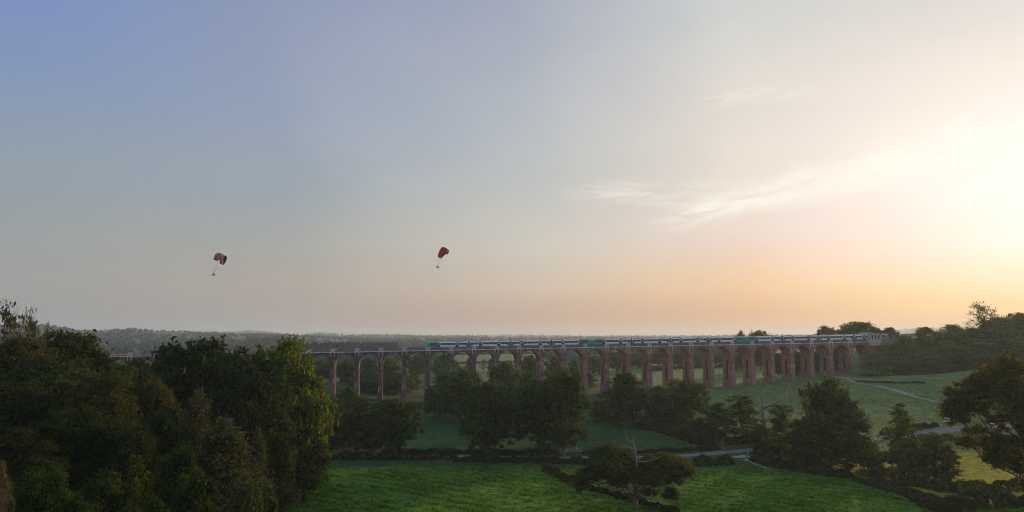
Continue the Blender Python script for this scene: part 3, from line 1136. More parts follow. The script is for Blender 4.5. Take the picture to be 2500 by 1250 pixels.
proto('oak1', 'oak', 14, 18, 0.20, 15, 17, 44, 0.34, 1.25, 21)
proto('oak2', 'oak', 14, 17, 0.12, 14, 17, 44, 0.34, 1.25, 22, limb_r=0.2)
proto('oakfine', 'oak', 14, 17, 0.12, 17, 34, 56, 0.21, 1.0, 31, twigs=4)
proto('oakm1', 'oakm', 15, 15, 0.20, 16, 20, 46, 0.30, 1.0, 61, trunk_r=0.5, limb_r=0.2, twigs=1)
proto('oakm2', 'oakm', 15, 14, 0.17, 15, 20, 46, 0.30, 1.0, 62, trunk_r=0.5, limb_r=0.2, twigs=1)
proto('round1', 'round', 15, 12, 0.09, 15, 22, 46, 0.31, 1.1, 23, leafmat=M_LEAF_DENSE)
proto('round2', 'round', 15, 11, 0.11, 14, 22, 46, 0.31, 1.1, 24)
proto('roundfine', 'round', 15, 12, 0.12, 17, 42, 60, 0.19, 0.85, 32, twigs=3)
proto('tall1', 'tall', 16, 9, 0.09, 15, 20, 42, 0.29, 1.0, 25, twigs=1)
proto('tall2', 'tall', 16, 8, 0.06, 14, 20, 42, 0.28, 1.0, 26, twigs=1)
proto('birch', 'birch', 17, 10, 0.20, 18, 34, 52, 0.19, 0.8, 27, flat=0.9, droop=1.5, bark=M_BARK_PALE, trunk_r=0.24, limb_r=0.09, twigs=2)
proto('cone', 'cone', 15, 9, 0.10, 19, 18, 36, 0.25, 0.8, 28, flat=0.4, trunk_r=0.26, limb_r=0.08)
proto('sparse', 'oak', 15, 12, 0.34, 14, 7, 20, 0.26, 0.95, 29, twigs=5, spindly=3, limb_r=0.15)
proto('shrub', 'round', 5, 9, 0.02, 12, 18, 38, 0.24, 0.8, 30, trunk_r=0.12, limb_r=0.06)

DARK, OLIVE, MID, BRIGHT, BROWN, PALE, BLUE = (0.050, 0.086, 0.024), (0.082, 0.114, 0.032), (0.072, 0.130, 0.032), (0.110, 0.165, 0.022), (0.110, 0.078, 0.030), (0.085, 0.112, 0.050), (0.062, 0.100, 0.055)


def tree(key, px, Y, top, width, tint, label, group=None, name="tree", cat="tree", sink=0.0, zbase=None, rot=None):
    """a tree that stands on the land at distance Y under the picture column px"""
    crown, trunk, h, w = PROTO[key]
    p = at(px, top + 60, Y)
    X = p[0]
    z0 = float(H(X, Y)) if zbase is None else zbase
    zt = at(px, top, Y)[2]
    sz = max(0.15, (zt - z0 + sink) / h)
    depth = Y * math.cos(PITCH) + (zt - CAM_Z) * math.sin(PITCH)
    sx = (width / F_PX * depth) / w
    r = random.uniform(0, 6.283) if rot is None else rot
    e = empty(name, (X, Y, z0 - sink), label, cat, group, r)
    e.scale = (sx, sx, sz)
    c = link("crown", crown, e)
    jit = [random.uniform(0.9, 1.1) for _ in range(3)]
    c.color = (*(t * j for t, j in zip(tint, jit)), 1)
    link("trunk", trunk, e)
    return e


G_L = "trees of the dark wood on the near left slope"
G_M = "trees in the meadow before the viaduct"
G_R = "trees on the embankment at the viaduct's right end"
G_B = "trees behind the viaduct"
G_F = "foreground trees and bushes at the right"

# the wood on the left: leaf tints set darker than those of the meadow trees
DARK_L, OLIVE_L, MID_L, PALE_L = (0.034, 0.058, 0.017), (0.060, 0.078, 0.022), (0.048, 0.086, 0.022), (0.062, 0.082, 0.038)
for a in [
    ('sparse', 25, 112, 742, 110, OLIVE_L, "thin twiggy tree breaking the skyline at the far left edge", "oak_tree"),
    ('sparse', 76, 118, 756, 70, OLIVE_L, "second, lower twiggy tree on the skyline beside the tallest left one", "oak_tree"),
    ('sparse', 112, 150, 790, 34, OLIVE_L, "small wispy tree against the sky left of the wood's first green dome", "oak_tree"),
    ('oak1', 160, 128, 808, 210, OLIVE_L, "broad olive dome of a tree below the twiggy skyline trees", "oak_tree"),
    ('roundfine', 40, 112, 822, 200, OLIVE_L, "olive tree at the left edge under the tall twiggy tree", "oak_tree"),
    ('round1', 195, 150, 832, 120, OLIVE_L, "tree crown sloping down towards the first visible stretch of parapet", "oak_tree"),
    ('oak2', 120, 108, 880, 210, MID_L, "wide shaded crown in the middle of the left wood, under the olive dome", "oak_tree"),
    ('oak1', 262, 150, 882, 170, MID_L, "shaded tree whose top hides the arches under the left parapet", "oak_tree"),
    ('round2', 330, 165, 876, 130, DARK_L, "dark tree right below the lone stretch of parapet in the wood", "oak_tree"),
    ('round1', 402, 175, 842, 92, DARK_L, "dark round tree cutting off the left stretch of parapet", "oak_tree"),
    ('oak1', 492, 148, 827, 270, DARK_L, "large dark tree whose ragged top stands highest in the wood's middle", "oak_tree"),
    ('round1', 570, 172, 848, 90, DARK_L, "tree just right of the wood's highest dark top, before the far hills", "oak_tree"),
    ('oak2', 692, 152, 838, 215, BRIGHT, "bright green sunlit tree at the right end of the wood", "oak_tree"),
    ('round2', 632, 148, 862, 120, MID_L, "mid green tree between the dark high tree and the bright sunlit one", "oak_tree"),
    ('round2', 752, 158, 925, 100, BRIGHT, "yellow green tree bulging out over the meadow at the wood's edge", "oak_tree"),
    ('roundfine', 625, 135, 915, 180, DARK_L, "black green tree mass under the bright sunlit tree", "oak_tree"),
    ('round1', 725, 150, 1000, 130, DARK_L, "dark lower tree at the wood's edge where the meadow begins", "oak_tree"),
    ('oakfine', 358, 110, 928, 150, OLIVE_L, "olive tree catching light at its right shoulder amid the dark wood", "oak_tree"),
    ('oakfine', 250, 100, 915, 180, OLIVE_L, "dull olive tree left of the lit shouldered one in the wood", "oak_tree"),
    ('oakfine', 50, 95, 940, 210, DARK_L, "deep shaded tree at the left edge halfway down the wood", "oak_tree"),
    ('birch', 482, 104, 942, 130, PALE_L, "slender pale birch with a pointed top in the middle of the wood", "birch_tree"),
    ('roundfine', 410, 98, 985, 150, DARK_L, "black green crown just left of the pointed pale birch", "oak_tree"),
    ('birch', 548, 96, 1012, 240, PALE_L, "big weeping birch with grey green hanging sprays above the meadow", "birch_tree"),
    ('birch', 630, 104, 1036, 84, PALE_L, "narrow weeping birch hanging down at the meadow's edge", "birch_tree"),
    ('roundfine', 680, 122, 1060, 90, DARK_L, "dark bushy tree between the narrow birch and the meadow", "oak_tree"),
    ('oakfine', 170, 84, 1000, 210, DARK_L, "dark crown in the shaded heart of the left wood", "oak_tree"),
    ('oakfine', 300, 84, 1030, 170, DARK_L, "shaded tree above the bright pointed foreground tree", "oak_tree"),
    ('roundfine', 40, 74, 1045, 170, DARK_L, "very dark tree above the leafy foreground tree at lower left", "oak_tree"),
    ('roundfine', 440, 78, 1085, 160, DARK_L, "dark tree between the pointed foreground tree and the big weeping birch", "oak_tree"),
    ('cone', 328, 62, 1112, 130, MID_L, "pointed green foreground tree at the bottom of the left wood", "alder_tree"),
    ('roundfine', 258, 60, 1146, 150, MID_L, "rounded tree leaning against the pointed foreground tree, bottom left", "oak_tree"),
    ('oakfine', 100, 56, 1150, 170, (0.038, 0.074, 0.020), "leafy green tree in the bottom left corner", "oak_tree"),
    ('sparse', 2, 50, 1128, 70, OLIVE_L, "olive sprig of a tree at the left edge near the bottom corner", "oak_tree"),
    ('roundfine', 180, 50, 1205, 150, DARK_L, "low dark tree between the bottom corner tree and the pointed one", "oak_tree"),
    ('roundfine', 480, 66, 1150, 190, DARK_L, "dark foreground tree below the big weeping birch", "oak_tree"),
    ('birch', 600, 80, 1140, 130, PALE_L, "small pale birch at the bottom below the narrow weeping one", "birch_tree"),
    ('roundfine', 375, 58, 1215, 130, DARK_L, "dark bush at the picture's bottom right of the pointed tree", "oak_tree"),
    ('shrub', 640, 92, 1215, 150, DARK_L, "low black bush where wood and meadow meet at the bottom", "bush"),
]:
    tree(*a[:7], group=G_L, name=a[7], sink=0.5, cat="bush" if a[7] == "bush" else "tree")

# trees standing in the meadow before the viaduct
for a in [
    ('round1', 822, 222, 985, 120, DARK, "dark tree at the left of the clump beside the bright wood edge", "oak_tree"),
    ('round2', 790, 232, 1010, 70, MID, "narrow tree between the wood's edge and the dark meadow clump", "oak_tree"),
    ('tall2', 872, 216, 968, 90, DARK, "ragged dark tree in the middle of the left meadow clump", "oak_tree"),
    ('tall1', 915, 218, 1000, 80, DARK, "dark ivy clad tree left of the rounded clump tree", "oak_tree"),
    ('oakm2', 966, 213, 972, 112, DARK, "rounded dark tree at the right of the left meadow clump", "oak_tree"),
    ('round2', 852, 262, 944, 76, OLIVE, "olive topped small tree between the second and third tall piers", "oak_tree"),
    ('oakm2', 1120, 285, 898, 120, MID, "green tree in front of the arches below the train's second carriage", "oak_tree"),
    ('oak1', 1072, 300, 935, 70, DARK, "small dark tree beside the pier below the train's front", "oak_tree"),
    ('oakm1', 1190, 212, 938, 150, DARK, "spreading oak on the meadow with a visible trunk, left of the dark pair", "oak_tree"),
    ('oak2', 1228, 300, 888, 92, OLIVE, "olive tree reaching up to the arch springing behind the meadow oaks", "oak_tree"),
    ('round2', 1288, 262, 905, 80, MID, "green tree between the olive topped one and the dark meadow oak pair", "oak_tree"),
    ('oakm2', 1316, 218, 925, 130, DARK, "left oak of the big dark overlapping pair on the meadow", "oak_tree"),
    ('oakm1', 1374, 208, 912, 140, DARK, "right oak of the big dark overlapping pair on the meadow", "oak_tree"),
    ('round1', 1528, 262, 907, 118, DARK, "solid dark round tree in front of the middle piers", "oak_tree"),
    ('round2', 1470, 275, 985, 60, MID, "low tree beside the foot of the pier left of the solid round tree", "oak_tree"),
    ('round2', 1608, 268, 942, 80, MID, "tree just right of the solid dark round tree", "oak_tree"),
    ('oakm2', 1676, 262, 925, 104, OLIVE, "pale topped tree hiding two pier feet right of the round tree", "oak_tree"),
    ('round2', 1640, 255, 985, 84, DARK, "dark lower tree in front of the pale topped one", "oak_tree"),
    ('tall1', 1752, 228, 985, 88, DARK, "left tree of the ivy dark thicket behind the lane", "oak_tree"),
    ('tall2', 1812, 222, 962, 96, MID, "tallest tree of the thicket, left of the dead tree", "oak_tree"),
    ('round1', 1700, 232, 1022, 80, DARK, "lowest tree at the left of the thicket behind the lane", "oak_tree"),
    ('round2', 1862, 215, 1040, 66, DARK, "bush like tree at the foot of the bleached dead tree", "oak_tree"),
    ('tall2', 1906, 205, 985, 74, MID, "slim tree between the dead tree and the big tree by the lane", "oak_tree"),
]:
    tree(*a[:7], group=G_M, name=a[7], sink=0.2)

# right foreground
for a in [
    ('oak2', 2020, 190, 930, 150, OLIVE, "big olive tree standing by the lane, right of the dead tree", "oak_tree"),
    ('round2', 2062, 184, 990, 130, OLIVE, "right half of the big tree clump by the lane", "oak_tree"),
    ('round1', 1965, 186, 1020, 110, DARK, "dark tree at the left foot of the big olive tree", "oak_tree"),
    ('cone', 2200, 180, 984, 104, OLIVE, "conical alder in front of the pale lane at the right", "alder_tree"),
    ('tall2', 2282, 176, 1058, 84, OLIVE, "thin tree between the conical alder and the big reddish tree", "alder_tree"),
    ('round2', 2232, 178, 1082, 90, MID, "leafy tree below the conical alder", "alder_tree"),
    ('tall1', 2318, 172, 1085, 50, OLIVE, "slim tree before the sunlit yellow field beside the big reddish tree", "alder_tree"),
    ('round2', 2128, 186, 1080, 60, OLIVE, "small round tree between the big olive tree and the alder", "oak_tree"),
]:
    tree(*a[:7], group=G_F, name=a[7], sink=0.2)



def edge_oak():
    Y, bx, by = 126.0, 2545, 1292
    b0 = at(bx, by, Y)
    z0 = float(H(b0[0], Y))
    m = Y * math.cos(PITCH) / F_PX
    zt = lambda py: at(bx, py, Y)[2] - z0
    L = lambda px, py, r, dy=0.0, q=0.72: ((px + 28 - bx) * m, dy, zt(py), 1.12 * r * m, 1.12 * r * m, 1.15 * r * m * min(1.0, q + 0.2))
    lobes = [L(2468, 918, 34), L(2500, 905, 40, 3), L(2430, 935, 34, -2), L(2392, 955, 34, 1), L(2356, 978, 34, -1), L(2332, 1000, 24, 1, 0.6), L(2410, 980, 36, -4), L(2452, 965, 36, -3),
             L(2370, 1010, 28, 3, 0.55), L(2350, 1052, 22, -3, 0.6), L(2330, 1075, 14, -2, 0.7), L(2465, 1004, 36, -4, 0.7), L(2395, 1005, 32, 2), L(2345, 1028, 26, 2), L(2440, 945, 36, 3), L(2380, 975, 34, 4), L(2415, 925, 28, 0), L(2470, 960, 40, 4), L(2455, 1112, 34, 2), L(2490, 1040, 40, 3), L(2500, 990, 40, -4), L(2405, 1078, 34, -2, 0.6), L(2368, 1088, 22, 1, 0.6), L(2440, 1092, 36, -3, 0.7),
             L(2482, 1080, 34, -4), L(2425, 1132, 26, -2, 0.8), L(2460, 1140, 26, -3, 0.9), L(2398, 1122, 18, -1, 0.8), L(2490, 1150, 26, -3, 0.9), L(2540, 960, 50, 0), L(2545, 1050, 50, 0), L(2560, 1120, 40, 0), L(2478, 1182, 16, -2, 1.0), L(2500, 1200, 22, -3, 1.0)]
    proto('edge', 'oak', zt(870), 20, 0.3, 0, 40, 66, 0.20, 0.85, 91, lobes=lobes, trunk_r=0.7, limb_r=0.2, twigs=3)
    crown, trunk, h, w = PROTO['edge']
    e = empty("oak_tree", (b0[0], Y, z0), "big reddish brown tree filling the right edge of the picture", "tree", G_F)
    set_col(link("crown", crown, e), (0.108, 0.104, 0.034))
    link("trunk", trunk, e)


def set_col(o, c):
    o.color = (*c, 1)
    return o


edge_oak()

# embankment wood at the right
for a in [
    ('round2', 2145, 384, 858, 70, (0.150, 0.205, 0.062), "left most embankment tree, against the viaduct's last wall"),
    ('oak2', 2190, 388, 838, 100, (0.150, 0.205, 0.062), "low spreading tree before the end of the train"),
    ('oak1', 2185, 375, 872, 120, (0.115, 0.150, 0.048), "dark bushy tree sloping down the embankment below the train's end"),
    ('round2', 2262, 400, 798, 90, (0.150, 0.205, 0.062), "tree beneath the far hill at the right of the cream pavilion"),
    ('oak2', 2250, 380, 855, 120, (0.150, 0.205, 0.062), "wide green tree halfway up the right embankment"),
    ('round1', 2330, 400, 790, 80, (0.170, 0.200, 0.060), "tree at the left foot of the tall see through skyline tree"),
    ('oak1', 2340, 378, 842, 130, (0.150, 0.205, 0.062), "spreading tree in the middle of the right embankment"),
    ('sparse', 2400, 398, 738, 82, (0.170, 0.200, 0.060), "tall see through tree glowing on the right skyline"),
    ('round2', 2378, 392, 800, 80, (0.150, 0.205, 0.062), "full tree under the tall see through skyline tree"),
    ('oak2', 2440, 392, 778, 110, (0.170, 0.200, 0.060), "broad backlit tree right of the tall see through tree"),
    ('oak1', 2492, 396, 764, 100, (0.170, 0.200, 0.060), "highest tree of the embankment wood at the right edge"),
    ('round2', 2430, 372, 830, 110, (0.150, 0.205, 0.062), "lower embankment tree under the broad backlit one"),
    ('oak1', 2490, 366, 825, 130, (0.150, 0.205, 0.062), "lower embankment tree at the right edge of the picture"),
    ('round1', 2285, 366, 870, 100, (0.115, 0.150, 0.048), "dark tree at the foot of the embankment above the path"),
    ('round1', 2390, 360, 862, 110, (0.115, 0.150, 0.048), "dark tree at the wood's foot, right of the other one by the path"),
    ('round1', 2480, 352, 868, 100, (0.115, 0.150, 0.048), "dark tree at the wood's foot by the right edge"),
    ('round2', 2210, 384, 819, 60, (0.150, 0.205, 0.062), "tree half hiding the small cream pavilion farthest right"),
    ('shrub', 2150, 366, 895, 90, (0.150, 0.205, 0.062), "bush against the last pier's wall above the fork of the path"),
    ('shrub', 2225, 362, 898, 110, (0.115, 0.150, 0.048), "long low bush at the wood's foot above the path"),
]:
    tree(*a[:7], group=G_R, name="bush" if a[0] == 'shrub' else "oak_tree", sink=0.5, cat="bush" if a[0] == 'shrub' else "tree")

# behind the viaduct
DARK, MID, BLUE, OLIVE = (0.070, 0.105, 0.036), (0.100, 0.160, 0.055), (0.095, 0.150, 0.075), (0.120, 0.140, 0.045)
for a in [
    ('oak1', 778, 430, 878, 60, MID, "tree seen through the arch beside the bright wood edge"),
    ('round2', 812, 470, 868, 50, MID, "tree behind the second lit pier, upper left of its arch"),
    ('oak2', 850, 440, 880, 70, MID, "broad tree filling the arch between the two sunlit piers"),
    ('round1', 900, 430, 872, 60, MID, "tree filling the arch right of the second sunlit pier"),
    ('oak1', 888, 400, 925, 76, DARK, "dark tree low behind the arch right of the second sunlit pier"),
    ('oak2', 952, 440, 876, 66, BRIGHT, "light green round headed tree behind the fourth open arch"),
    ('oak1', 968, 400, 905, 80, MID, "wide tree low behind the fourth open arch"),
    ('round1', 918, 395, 945, 60, DARK, "dark low tree behind the pier left of the light green one"),
    ('oak2', 1022, 560, 866, 60, BLUE, "free standing round tree in the far pasture left of the train's front pier"),
    ('round2', 1005, 420, 905, 44, OLIVE, "olive tree under the free standing round tree"),
    ('oak2', 1082, 470, 866, 60, MID, "tree filling the arch under the train's first carriage"),
    ('round2', 1112, 520, 880, 34, MID, "small tree behind the pier under the first carriage's rear"),
    ('oak1', 1148, 560, 872, 26, BLUE, "small tree against the pale field behind the second carriage"),
    ('sparse', 1180, 600, 876, 22, BLUE, "thin see through tree against the pale field"),
    ('oak2', 1202, 560, 874, 26, BLUE, "little round tree left of the arch showing the pale field"),
    ('round2', 1246, 520, 880, 22, BLUE, "narrow tree at the right side of the pale field arch"),
    ('oak1', 1295, 470, 866, 50, MID, "tree in the arch under the third carriage"),
    ('oak2', 1356, 440, 872, 56, MID, "dark green tree in the arch under the fourth carriage"),
    ('round2', 1402, 480, 876, 40, MID, "tree behind the pier under the gap of the first two train units"),
    ('oak1', 1452, 560, 868, 56, MID, "tree in the arch right of the two train units' gap"),
    ('oak2', 1425, 430, 905, 60, DARK, "dark low tree behind the pier feet left of the solid round tree"),
    ('oak1', 1505, 590, 858, 66, MID, "tall tree in the arch above the solid round tree"),
    ('oak2', 1558, 600, 860, 60, MID, "tree in the arch at the solid round tree's right shoulder"),
    ('oak1', 1610, 600, 856, 66, DARK, "tree in the arch above the middle of the sloping pasture"),
    ('oak2', 1655, 610, 858, 56, DARK, "tree in the arch where the pasture behind begins"),
    ('round1', 1600, 560, 893, 50, DARK, "dark low tree behind the pasture's left edge"),
    ('oak1', 1705, 620, 862, 60, MID, "tree in the arch left of the pole in the pasture"),
    ('oak2', 1755, 620, 862, 60, MID, "tree in the arch right of the pole in the pasture"),
    ('round1', 1712, 600, 886, 40, DARK, "dark bush like tree at the pasture's back"),
    ('oak1', 1806, 600, 864, 60, MID, "tree in the seventh arch from the viaduct's right end"),
    ('round1', 1790, 560, 888, 40, DARK, "dark tree low in the pasture's right corner"),
    ('oak2', 1850, 540, 862, 60, DARK, "tree in the sixth arch from the viaduct's right end"),
    ('oak1', 1900, 436, 862, 60, DARK, "tree in the fifth arch from the viaduct's right end"),
    ('oak2', 1948, 436, 858, 60, DARK, "tree in the fourth arch from the viaduct's right end"),
    ('oak1', 1996, 432, 858, 60, MID, "tree in the third arch from the viaduct's right end"),
    ('oak2', 2040, 430, 852, 60, MID, "tree in the second arch from the viaduct's right end"),
    ('round1', 1930, 420, 895, 50, DARK, "dark low tree behind the fourth pier from the right end"),
    ('round1', 2020, 418, 890, 60, DARK, "dark low tree behind the second pier from the right end"),
    ('oak2', 1810, 520, 811, 34, OLIVE, "small dome of a tree above the train roof, left of the skyline group"),
    ('oak1', 1856, 500, 807, 74, OLIVE, "wide flat dome of a tree showing above the train roof"),
    ('oak2', 2020, 470, 798, 62, OLIVE, "rounded tree above the train near the right, smaller of two"),
    ('oak1', 2098, 462, 785, 92, OLIVE, "biggest tree above the train, left of the near pavilion"),
    ('oak2', 2140, 466, 800, 40, OLIVE, "pale tree behind the near pavilion, beside the biggest train tree"),
    ('round1', 2176, 450, 798, 44, DARK, "compact dark tree above the end of the train"),
]:
    tree(*a[:7], group=G_B, name="oak_tree", sink=0.3)


def set_col(o, c):
    o.color = (*c, 1)
    return o


# the lone spreading oak in the near meadow, with its dead bleached top
def lone_oak():
    Y = 147.0
    b0 = at(1552, 1225, Y)
    m = 1 / F_PX * (Y * math.cos(PITCH))
    L = lambda px, py, rx, ry, dy=0.0, ryy=None: ((px - 1552) * m, dy, (1225 - py) * m, rx * m, (ryy or rx) * m, ry * m)
    lobes = [L(1490, 1104, 44, 26), L(1462, 1124, 36, 26, -1.5), L(1520, 1118, 40, 28, 2.5), L(1432, 1156, 24, 26, 0.5), L(1478, 1150, 40, 22, 2.5),
             L(1500, 1128, 36, 24, -3.5), L(1545, 1148, 36, 24, -1.0), L(1572, 1138, 34, 24, 3.0), L(1606, 1124, 40, 24, 1.0), L(1636, 1122, 42, 24, -2.0), L(1655, 1130, 34, 24, 2.0), L(1600, 1144, 36, 22, -3.0),
             L(1668, 1144, 22, 24, 0.5), L(1636, 1164, 28, 22, 1.5), L(1634, 1196, 15, 22, 0.0), L(1425, 1176, 15, 16, 0.0), L(1590, 1170, 24, 13, 2.0), L(1510, 1160, 26, 12, -2.0), L(1585, 1188, 12, 10, -1)]
    proto('lone', 'oak', 12.6, 24, 0.25, 0, 66, 80, 0.21, 0.8, 77, lobes=lobes, trunk_r=0.58, limb_r=0.22, twigs=3)
    crown, trunk, h, w = PROTO['lone']
    e = empty("oak_tree", (b0[0], Y, float(H(b0[0], Y)) - 0.1), "lone spreading oak in the near meadow with a dead bleached top", "tree")
    set_col(link("crown", crown, e), (0.066, 0.092, 0.027))
    link("trunk", trunk, e)
    P = lambda px, py, dy=0.0: np.array([(px - 1552) * m, dy, (1225 - py) * m])
    b = MB()
    dead = [
        ([P(1554, 1165), P(1556, 1135, -1), P(1553, 1112, -1.6), P(1551, 1098, -1.8), P(1548, 1084, -2), P(1546, 1072, -2)], 0.30, 0.13),
        ([P(1546, 1072, -2), P(1540, 1066, -2.2), P(1531, 1060, -2), P(1528, 1050, -1.8), P(1529, 1040, -1.8)], 0.13, 0.03),
        ([P(1546, 1072, -2), P(1547, 1063, -1.7), P(1546, 1056, -1.6), P(1548, 1050, -1.5)], 0.12, 0.04),
        ([P(1551, 1098, -1.8), P(1541, 1088, -2.6), P(1536, 1080, -2.8), P(1522, 1076, -3), P(1514, 1074, -3)], 0.15, 0.03),
        ([P(1548, 1086, -2), P(1538, 1078, -1.2), P(1520, 1075, -0.6), P(1515, 1078, 0)], 0.10, 0.03),
        ([P(1553, 1112, -1.6), P(1570, 1112, -2.2), P(1582, 1108, -2.6), P(1600, 1104, -2.6), P(1605, 1098, -2.6)], 0.16, 0.03),
        ([P(1582, 1108, -2.6), P(1590, 1100, -3), P(1603, 1101, -3.2)], 0.08, 0.02),
        ([P(1555, 1196), P(1559, 1186, -2.5), P(1574, 1193, -3.4), P(1582, 1184, -3.6), P(1584, 1174, -3.4), P(1580, 1160, -3)], 0.20, 0.06),
        ([P(1550, 1182), P(1540, 1172, -2.5), P(1526, 1176, -3.2), P(1512, 1178, -3.4)], 0.16, 0.04),
    ]
    for pts, r0, r1 in dead:
        d = MB()
        d.tube(pts, list(np.linspace(r0, r1, len(pts))), 6)
        link("dead_limb", d.mesh("dead_limb", [M_DEADWOOD], True), e)


lone_oak()


def dead_tree():
    Y = 226.0
    g = at(1868, 1062, Y)
    X0, z0 = g[0], float(H(g[0], Y))
    e = empty("dead_tree", (X0, Y, z0), "bleached dead tree with a broken stem and one long forked arm", "tree")
    Q = lambda px, py, dy=0.0: at(px, py, Y) * 1.0 + np.array([0, dy, 0]) - np.array([X0, Y, z0])
    base = np.array([0, 0, -0.5])
    limbs = [
        ("trunk", [base, Q(1868, 1050), Q(1866, 1030), Q(1863, 1008), Q(1862, 993), Q(1862, 972), Q(1864, 951)], 0.95, 0.28),
        ("limb", [Q(1862, 998), Q(1876, 988, -0.8), Q(1893, 979, -1.4), Q(1908, 972, -1.8), Q(1921, 967, -2)], 0.55, 0.22),
        ("limb", [Q(1910, 971, -1.8), Q(1915, 958, -1.2), Q(1922, 946, -1), Q(1926, 938, -0.8), Q(1941, 931, 0), Q(1966, 937, 0.5)], 0.34, 0.07),
        ("limb", [Q(1921, 967, -2), Q(1934, 960, -2.4), Q(1940, 950, -2.4), Q(1938, 941, -2.2)], 0.22, 0.05),
        ("limb", [Q(1926, 938, -0.8), Q(1918, 932, -0.8), Q(1908, 934, -1)], 0.12, 0.03),
        ("limb", [Q(1941, 931, 0), Q(1950, 925, 0.4), Q(1962, 926, 0.8)], 0.10, 0.02),
        ("limb", [Q(1867, 1034), Q(1882, 1017, 1.0), Q(1893, 1013, 1.6), Q(1904, 1012, 2), Q(1921, 1023, 2.4)], 0.5, 0.12),
        ("limb", [Q(1863, 1008), Q(1856, 1000, 0.8), Q(1852, 990, 1.2)], 0.20, 0.05),
        ("limb", [Q(1864, 960), Q(1871, 957, -0.4), Q(1880, 956, -0.6)], 0.12, 0.03),
        ("limb", [Q(1893, 979, -1.4), Q(1892, 970, -1), Q(1889, 964, -0.8)], 0.12, 0.05),
    ]
    for nm, pts, r0, r1 in limbs:
        d = MB()
        d.tube(pts, list(np.linspace(r0, r1, len(pts))), 7)
        link(nm, d.mesh(nm, [M_DEADWOOD], True), e)


dead_tree()


# ------------------------------------------------------------------ hedges
DARK, OLIVE = (0.046, 0.078, 0.022), (0.090, 0.112, 0.030)
def hedge(name, pts, h, hw, tint, label, seed, leaf=0.22, dens=36, cat="hedge", rough=0.35):
    rs = np.random.default_rng(seed)
    P = np.array([p[:2] for p in pts], float)
    seg = np.linalg.norm(np.diff(P, axis=0), axis=1)
    Ltot = seg.sum()
    n = int(Ltot * (2 * h + 2 * hw) * dens)
    s = rs.uniform(0, Ltot, n)
    cs = np.concatenate([[0], np.cumsum(seg)])
    k = np.clip(np.searchsorted(cs, s) - 1, 0, len(seg) - 1)
    f = (s - cs[k]) / seg[k]
    B = P[k] + (P[k + 1] - P[k]) * f[:, None]
    T = (P[k + 1] - P[k]) / seg[k][:, None]
    Nn = np.stack([-T[:, 1], T[:, 0]], -1)
    lump = 1 + rough * (np.sin(s * 1.1 + seed) * 0.5 + np.sin(s * 0.43 + 2 * seed) * 0.6 + np.sin(s * 2.7) * 0.3)
    a = rs.uniform(0, math.pi, n)
    rr = rs.uniform(0.62, 1.05, n) ** 0.6
    end = np.minimum(1.0, np.sqrt(np.maximum(0.05, np.minimum(s, Ltot - s) / (1.2 * hw))))
    off = np.cos(a) * hw * rr * lump * end
    zz = np.maximum(np.sin(a), 0.02) ** 0.75 * h * rr * lump * end
    q = B + Nn * off[:, None]
    C = np.stack([q[:, 0], q[:, 1], H(q[:, 0], q[:, 1]) + zz], -1)
    nrm = np.stack([Nn[:, 0] * np.cos(a), Nn[:, 1] * np.cos(a), np.sin(a) + 0.3], -1)
    o = np.array([P[0][0], P[0][1], float(H(*P[0]))])
    V, Fq = leaves(C - o, nrm, leaf, rs)
    ob = link(name, mesh_np(name, V, Fq, [M_LEAF_DENSE]), None, tuple(o))
    set_col(ob, tint)
    return tag(ob, label, cat, "hedges and scrub between the fields")


G = lambda *pts: [ground(px, py) for px, py in pts]
HD = (0.034, 0.054, 0.018)
hedge("hedge", G((740, 1122), (900, 1122), (1062, 1123), (1120, 1124)), 1.9, 1.0, HD, "dark clipped hedge along the near side of the lane, left of the hedge gap", 1)
hedge("hedge", G((1108, 1127), (1230, 1128), (1330, 1130), (1430, 1133)), 1.8, 1.0, HD, "dark hedge along the near side of the lane, behind the lone oak", 2)
hedge("hedge", G((930, 1106), (1080, 1107), (1200, 1107), (1362, 1109)), 1.3, 0.9, HD, "low dark hedge along the far side of the lane up to the pale gate", 3)
hedge("hedge", G((1690, 1138), (1740, 1136), (1792, 1133)), 2.5, 1.3, (0.03, 0.05, 0.018), "short thick dark hedge between the lane and the meadow, right of the lone oak", 4)
hedge("hedge", G((1420, 1108), (1520, 1108), (1640, 1104), (1760, 1096)), 1.1, 1.2, (0.035, 0.05, 0.02), "grassy bank hedge on the lane's far side behind the lone oak", 5)
hedge("hedge", G((1328, 1150), (1362, 1164), (1395, 1182), (1412, 1192)), 1.7, 1.0, (0.045, 0.045, 0.022), "brownish bramble hedge running slantwise down the meadow, upper piece", 6)
hedge("hedge", G((1420, 1192), (1480, 1205), (1540, 1222), (1600, 1240), (1660, 1262)), 1.2, 0.9, (0.036, 0.04, 0.018), "low bramble hedge under the lone oak's crown", 7)
hedge("bramble_bank", G((2085, 1172), (2140, 1184), (2200, 1200), (2262, 1226), (2320, 1262)), 1.4, 2.6, (0.055, 0.062, 0.036), "grey green bramble bank sweeping down to the bottom right", 8)
hedge("hedge", G((1832, 1124), (1880, 1136), (1950, 1150), (2030, 1162), (2090, 1170)), 2.2, 1.8, HD, "dark scrub under the big olive tree beside the lane", 9)
hedge("hedge", G((1840, 1108), (1900, 1104), (1990, 1112)), 2.4, 1.6, HD, "dark scrub between the lane and the big olive tree", 10)
hedge("hedge", G((1548, 1042), (1610, 1052), (1660, 1068), (1720, 1088)), 1.8, 2.0, (0.03, 0.042, 0.018), "dark scrubby bank climbing from the solid round tree to the lane thicket", 11)
hedge("hedge", G((1700, 1082), (1760, 1086), (1850, 1082), (1960, 1078)), 2.6, 2.2, HD, "dark scrub at the foot of the ivy thicket behind the lane", 12)
